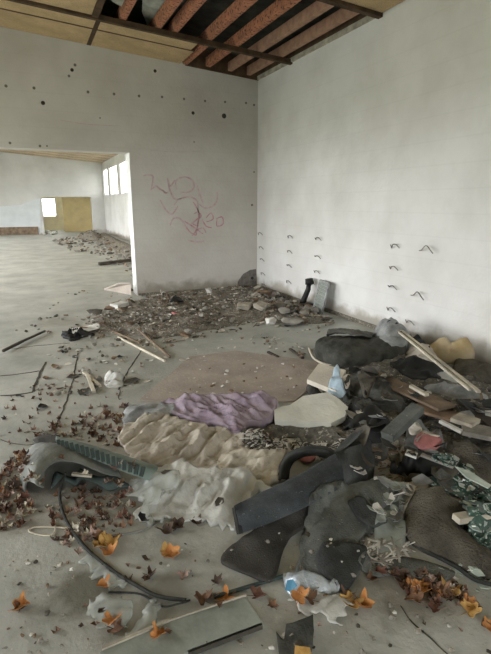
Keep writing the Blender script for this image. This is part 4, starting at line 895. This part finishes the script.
slab = boxy('glass_sheet', [(100, 652, .03), (165, 622, .03), (245, 597, .03), (263, 624, .03), (188, 652, .03), (150, 668, .03), (104, 672, .03)], .022, 'slab_glass'); register(slab)
tag(slab, 'grey green rectangular glass sheet lying flat in the foreground', 'glass')
b = MB(); b.bar(P(102, 649, .032), P(168, 621, .032), .012, .01); b.bar(P(168, 621, .032), P(246, 595, .032), .006, .008); b.build('pale_edge', M['rub_a'], slab)
b = MB(); b.bar(P(262, 626, .02), P(188, 654, .02), .012, .02); b.build('dark_edge', M['crack'], slab)
plank((214, 597, .01), (287, 575, .01), .012, .012, 'green_dark', 'thin_rod', 'thin dark rod running right from the panel corner', 'rod')
fb = sheet('foil_bag', [(283, 578, .0), (290, 571, .04), (305, 569, .06), (320, 574, .05), (338, 586, .02), (336, 594, .0), (316, 594, .01), (300, 602, .0), (288, 594, .0)], M['foil_bag'], dome=.04, domew=.06, amp=.04, sc=10, ground=True, seed=44, res=.011)
tag(fb, 'silver snack bag with blue print at the foot of the grey felt mat', 'bag')
b = MB(); q = PP([(285, 590, .035), (287, 581, .06), (293, 580, .068), (297, 586, .06), (290, 592, .035)]); b.quadbox(q, [p+Vector((0, 0, .004)) for p in q]); b.build('blue_print', M['blue_film'], fb)
tag(sheet('white_paper', [(290, 598, .005), (310, 594, .02), (338, 596, .02), (352, 604, .015), (348, 616, .01), (330, 620, .01), (308, 612, .01)], M['film'], .003, amp=.035, sc=13, seed=45, res=.012, jag=.05), 'crumpled whitish paper below the silver snack bag', 'paper')
tb = sheet('torn_black_bag', [(284, 640, .01), (286, 624, .03), (300, 620, .04), (313, 614, .05), (314, 630, .04), (312, 650, .02), (300, 660, .01), (280, 660, .01), (276, 634, .0), (281, 640, .0)], M['char'], .004, dome=.02, amp=.04, sc=9, seed=46, res=.013, soft=False)
tag(tb, 'torn dark grey bag with a yellow card at the bottom edge', 'bag')
b = MB(); q = PP([(295, 646, .075), (310, 648, .07), (312, 660, .06), (294, 658, .06)]); b.quadbox(q, [p+Vector((0, 0, .003)) for p in q]); tag(b.build('yellow_card', M['leaf_y']), 'small yellow card lying on the torn dark bag', 'card')
# ---- individually visible leaves
def leaf(px, py, s, i, label, seed=0, cat='leaf', m=None, lob=5):
    me = withmat(leaf_mesh(.055*s, 200+i, lob, .75), m); return one('dry_leaf', [me], 0, px, py, 1, i*1.3, label, cat, tilt=(.1*(i % 3-1), .12*((i//3) % 3-1)))
LV = [(20, 609, .9, 'leaf_o', 'orange leaf alone on the bare floor at lower left'), (21, 608, .6, 'leaf_b', 'brown leaf overlapping the lone orange leaf at lower left'),
 (103, 546, 1.1, 'leaf_y', 'large yellow leaf on top of the cluster over the black hose'), (112, 541, 1., 'leaf_y', 'yellow leaf at the right of the cluster over the black hose'), (108, 552, .9, 'leaf_o', 'orange leaf at the bottom of the cluster over the black hose'), (98, 540, .9, 'leaf_b', 'brown leaf at the upper left of the cluster over the black hose'),
 (172, 557, 1., 'leaf_o', 'orange leaf alone below the white plastic sheet'), (169, 553, .8, 'leaf_y', 'yellow leaf overlapping the lone orange leaf below the white plastic sheet'), (184, 575, .6, 'leaf_p', 'faded leaf between the white plastic sheet and the panel'),
 (165, 531, 1.1, 'leaf_d', 'dark leaf touching the lower edge of the white plastic sheet, left one'), (177, 529, 1., 'leaf_d', 'dark leaf touching the lower edge of the white plastic sheet, middle one'), (196, 524, .7, 'leaf_d', 'dark leaf touching the lower edge of the white plastic sheet, right one'),
 (105, 586, .7, 'leaf_o', 'small orange leaf just above the rounded film bag'), (112, 616, .9, 'leaf_o', 'orange leaf on the rounded film bag'), (114, 628, .7, 'leaf_b', 'brown leaf at the lower edge of the rounded film bag'),
 (158, 637, .7, 'leaf_o', 'orange leaf lying on the left part of the grey green panel'), (204, 601, .9, 'leaf_b', 'brown leaf on the upper edge of the panel, left of the orange one'), (226, 596, 1., 'leaf_o', 'bright orange leaf on the upper corner of the panel'), (212, 598, .6, 'leaf_p', 'faded leaf between the brown and orange leaves on the panel edge'),
 (257, 597, .8, 'leaf_r', 'dark red leaf right of the panel corner'), (298, 598, .9, 'leaf_o', 'orange leaf on the foot of the silver snack bag'), (311, 600, .8, 'leaf_b', 'brown leaf beside the orange leaf at the silver snack bag'),
 (352, 603, 1.1, 'leaf_y', 'large yellow leaf left of the grey crack, lower one'), (362, 605, 1., 'leaf_o', 'orange leaf beside the large yellow leaf at lower right'), (347, 598, .8, 'leaf_b', 'brown leaf above the large yellow leaf at lower right'),
 (419, 592, 1.1, 'leaf_o', 'orange leaf in the cluster below the grey underlay, largest'), (417, 602, .9, 'leaf_b', 'brown leaf hanging below the largest orange leaf of that cluster'), (450, 590, 1., 'leaf_y', 'yellow leaf right of the cluster below the grey underlay'), (440, 594, .9, 'leaf_b', 'brown leaf left of the yellow leaf near the right edge'),
 (469, 612, .9, 'leaf_y', 'yellow leaf alone near the right edge at the bottom'), (470, 606, .7, 'leaf_o', 'small orange leaf touching the lone yellow leaf near the right edge'), (435, 610, .6, 'leaf_r', 'small dark red leaf below the orange cluster'), (403, 585, .9, 'leaf_b', 'brown leaf at the left end of the orange cluster'), (396, 575, 1., 'leaf_d', 'dark leaf at the edge of the grey underlay'), (372, 580, .6, 'leaf_b', 'small brown leaf right of the grey felt mat'), (381, 574, .7, 'leaf_r', 'small reddish leaf on the end of the grey underlay'),
 (491, 628, .8, 'leaf_o', 'orange leaf cut by the right edge of the picture'), (128, 581, .5, 'leaf_d', 'small dark leaf right of the black hose'), (150, 577, .8, 'leaf_d', 'dark curled leaf above the end of the black hose'), (217, 583, .6, 'leaf_d', 'dark curled leaf between the brown black mat and the panel'), (273, 607, .5, 'leaf_b', 'small brown leaf right of the dark red leaf')]
for i, (x, y, s, m, l) in enumerate(LV): leaf(x, y, s, i, l, m=m)
# ---- leaf litter zones
def litter(poly, n, where, seed, meshes=None, s=(.6, 1.1), even=True): scatter('dry_leaf', meshes or LEAF_B, poly, n, 'withered brown leaf '+where, 'leaf', 'leaves '+where, s=s, seed=seed, even=even, tilt=.5)
litter([(-10, 478), (20, 452), (34, 490), (48, 505), (30, 520), (-10, 530)], 60, 'in the thick drift left of the bumper shell', 71, LEAF_B+LEAF_OR[::2], (.6, 1.1))
litter([(30, 440), (50, 425), (110, 410), (125, 420), (120, 445), (80, 440), (50, 436)], 38, 'behind the bumper shell and ribbed strip', 72)
litter([(50, 505), (58, 488), (110, 490), (136, 488), (134, 520), (110, 545), (80, 535)], 42, 'in the hollow below the bumper shell', 73)
litter([(40, 530), (80, 530), (104, 545), (90, 556), (50, 548)], 12, 'left of the yellow leaf cluster', 74, LEAF_B)
litter([(390, 578), (410, 574), (470, 588), (470, 604), (420, 604)], 14, 'below the grey underlay at lower right', 75, LEAF_B+LEAF_OR[:2])
litter([(100, 405), (125, 402), (128, 425), (110, 440), (90, 425)], 14, 'left of the beige sheet', 76, LEAF_B)
litter([(250, 440), (275, 446), (270, 456), (252, 452)], 8, 'in the fold beside the cream cloth', 77, LEAF_B)
litter([(-5, 400), (90, 360), (130, 400), (40, 440), (-5, 450)], 22, 'scattered thinly over the open floor at left', 78, LEAF_S, (.4, 1.0), False)
litter([(40, 560), (250, 540), (290, 600), (200, 640), (60, 660)], 12, 'scattered thinly over the foreground floor', 79, LEAF_S, (.4, .9), False)
litter([(300, 605), (480, 600), (491, 650), (300, 654)], 8, 'scattered thinly over the lower right floor', 80, LEAF_S, (.4, .9), False)
LC = lib(leaf_mesh, ['leaf_b', 'leaf_d', 'leaf_p', 'leaf_r', 'wood_pale'], [.022], curl=1.2)
for n_, (poly, n, l) in enumerate([([(-10, 478), (20, 452), (34, 490), (48, 505), (30, 525), (-10, 535)], 160, 'crumbled leaf litter in the drift left of the bumper shell'),
        ([(30, 440), (50, 425), (110, 410), (125, 420), (120, 450), (80, 440), (50, 436)], 80, 'crumbled leaf litter behind the bumper shell'),
        ([(45, 515), (58, 488), (110, 490), (136, 488), (134, 525), (110, 548), (60, 548)], 110, 'crumbled leaf litter below the bumper shell'),
        ([(390, 576), (410, 572), (470, 588), (478, 606), (420, 604)], 60, 'crumbled leaf litter below the grey underlay'),
        ([(0, 400), (90, 360), (130, 400), (60, 440), (0, 450)], 60, 'crumbled leaf litter thinly spread on the open floor at left')]):
    grit('leaf_litter', LC, poly, n, l, 'leaf litter', s=(.4, 1.1), seed=130+n_)
# floor scraps and crumbs
scatter('floor_scrap', SCR_D+CH_MIX, [(60, 345), (150, 345), (140, 395), (60, 430), (30, 400)], 70, 'small crumb of debris on the open floor between cracks', 'crumb', 'crumbs on the open floor', s=(.3, .8), seed=81, even=False)
scatter('floor_scrap', CH_MIX+CH_W, [(200, 345), (230, 330), (320, 330), (320, 360), (240, 352)], 60, 'small crumb of debris between the back rubble and the hardboard', 'crumb', 'crumbs behind the hardboard', s=(.25, .7), seed=82, even=False)
scatter('floor_scrap', CH_MIX+CH_W, [(0, 560), (280, 530), (491, 600), (491, 654), (0, 654)], 120, 'tiny crumb of grit on the foreground floor', 'crumb', 'grit on the foreground floor', s=(.1, .35), seed=83, even=False)
scatter('pale_scrap', SCR_L, [(70, 335), (150, 350), (250, 345), (200, 365), (140, 385), (60, 400), (30, 370)], 40, 'small pale scrap on the open floor in front of the debris bed', 'scrap', 'pale scraps on the open floor', s=(.3, .8), seed=93)
scatter('floor_scrap', CH_MIX, [(30, 300), (120, 285), (130, 300), (60, 340), (0, 330)], 40, 'small crumb of debris on the bright floor before the doorway', 'crumb', 'crumbs before the doorway', s=(.3, .8), seed=84, even=False)
# loose stuff over the dark pile
pile = [(335, 410), (352, 372), (400, 372), (445, 385), (500, 405), (505, 480), (450, 480), (400, 465), (350, 450)]
scatter('dark_scrap', lib(scrap_mesh, ['black', 'char_g', 'rub_c', 'grey_mat2'], [.07, .11]), pile, 45, 'dark torn scrap strewn over the rubbish pile at right', 'scrap', 'dark scraps on the rubbish pile', s=(.6, 1.3), tilt=.5, seed=85, zp=.17)
scatter('pale_scrap', lib(scrap_mesh, ['bag_grey', 'rub_a', 'film', 'rub_b'], [.05, .07]), pile, 34, 'pale torn scrap strewn over the rubbish pile at right', 'scrap', 'pale scraps on the rubbish pile', s=(.5, 1.2), tilt=.5, seed=86, zp=.17)
scatter('stick', STK, pile, 10, 'short stick strewn over the rubbish pile at right', 'stick', 'sticks on the rubbish pile', s=(.5, 1.2), tilt=.3, seed=87, zp=.17)
scatter('pale_scrap', lib(scrap_mesh, ['bag_grey', 'rub_w', 'slab_glass'], [.04, .06]), [(350, 478), (395, 470), (430, 480), (405, 500), (400, 530), (370, 520), (395, 490)], 60, 'grey torn scrap between the grey felt mat and the rug', 'scrap', 'scraps between the mats and the rug', s=(.5, 1.2), tilt=.4, seed=88, zp=.07)

plank((387, 437, .23), (418, 408, .33), .085, .05, 'grey_mat', 'dark_bar', 'dark grey square bar poking up from the middle of the pile', 'bar')

# ============================================================ LIGHT, CAMERA
w = bpy.data.worlds.new('sky'); bpy.context.scene.world = w; w.use_nodes = True
bg = w.node_tree.nodes['Background']; bg.inputs['Color'].default_value = (.975, .99, 1, 1); bg.inputs['Strength'].default_value = 7.0
def portal(loc, rot, sx, sy):
    l = bpy.data.lights.new('portal', 'AREA'); l.shape = 'RECTANGLE'; l.size = sx; l.size_y = sy
    o = bpy.data.objects.new('daylight_opening', l); C.objects.link(o); o.location = loc; o.rotation_euler = rot; l.cycles.is_portal = True
for y0, y1, z0, z1 in lo: portal((XL-.15, (y0+y1)/2, (z0+z1)/2), (0, -PI/2, 0), z1-z0, y1-y0)
portal((-.45, YB-.15, 1.4), (PI/2, 0, 0), 2.1, 2.0)
for w_ in wins: portal((W+.13, (w_[0]+w_[1])/2, (zs+zt)/2), (0, PI/2, 0), zt-zs, w_[1]-w_[0])
cam = bpy.data.cameras.new('camera'); co = bpy.data.objects.new('camera', cam); C.objects.link(co)
cam.sensor_fit = 'VERTICAL'; cam.sensor_height = 36; cam.lens = FPX/654*36; cam.clip_start = .05; cam.clip_end = 200
co.location = (0, 0, EYE); co.rotation_euler = (PI/2-TILT, 0, -YAW)
sc = bpy.context.scene; sc.camera = co
sc.view_settings.view_transform = 'Standard'; sc.view_settings.look = 'None'; sc.view_settings.gamma = 1; sc.view_settings.exposure = 0.62; sc.view_settings.use_curve_mapping = False
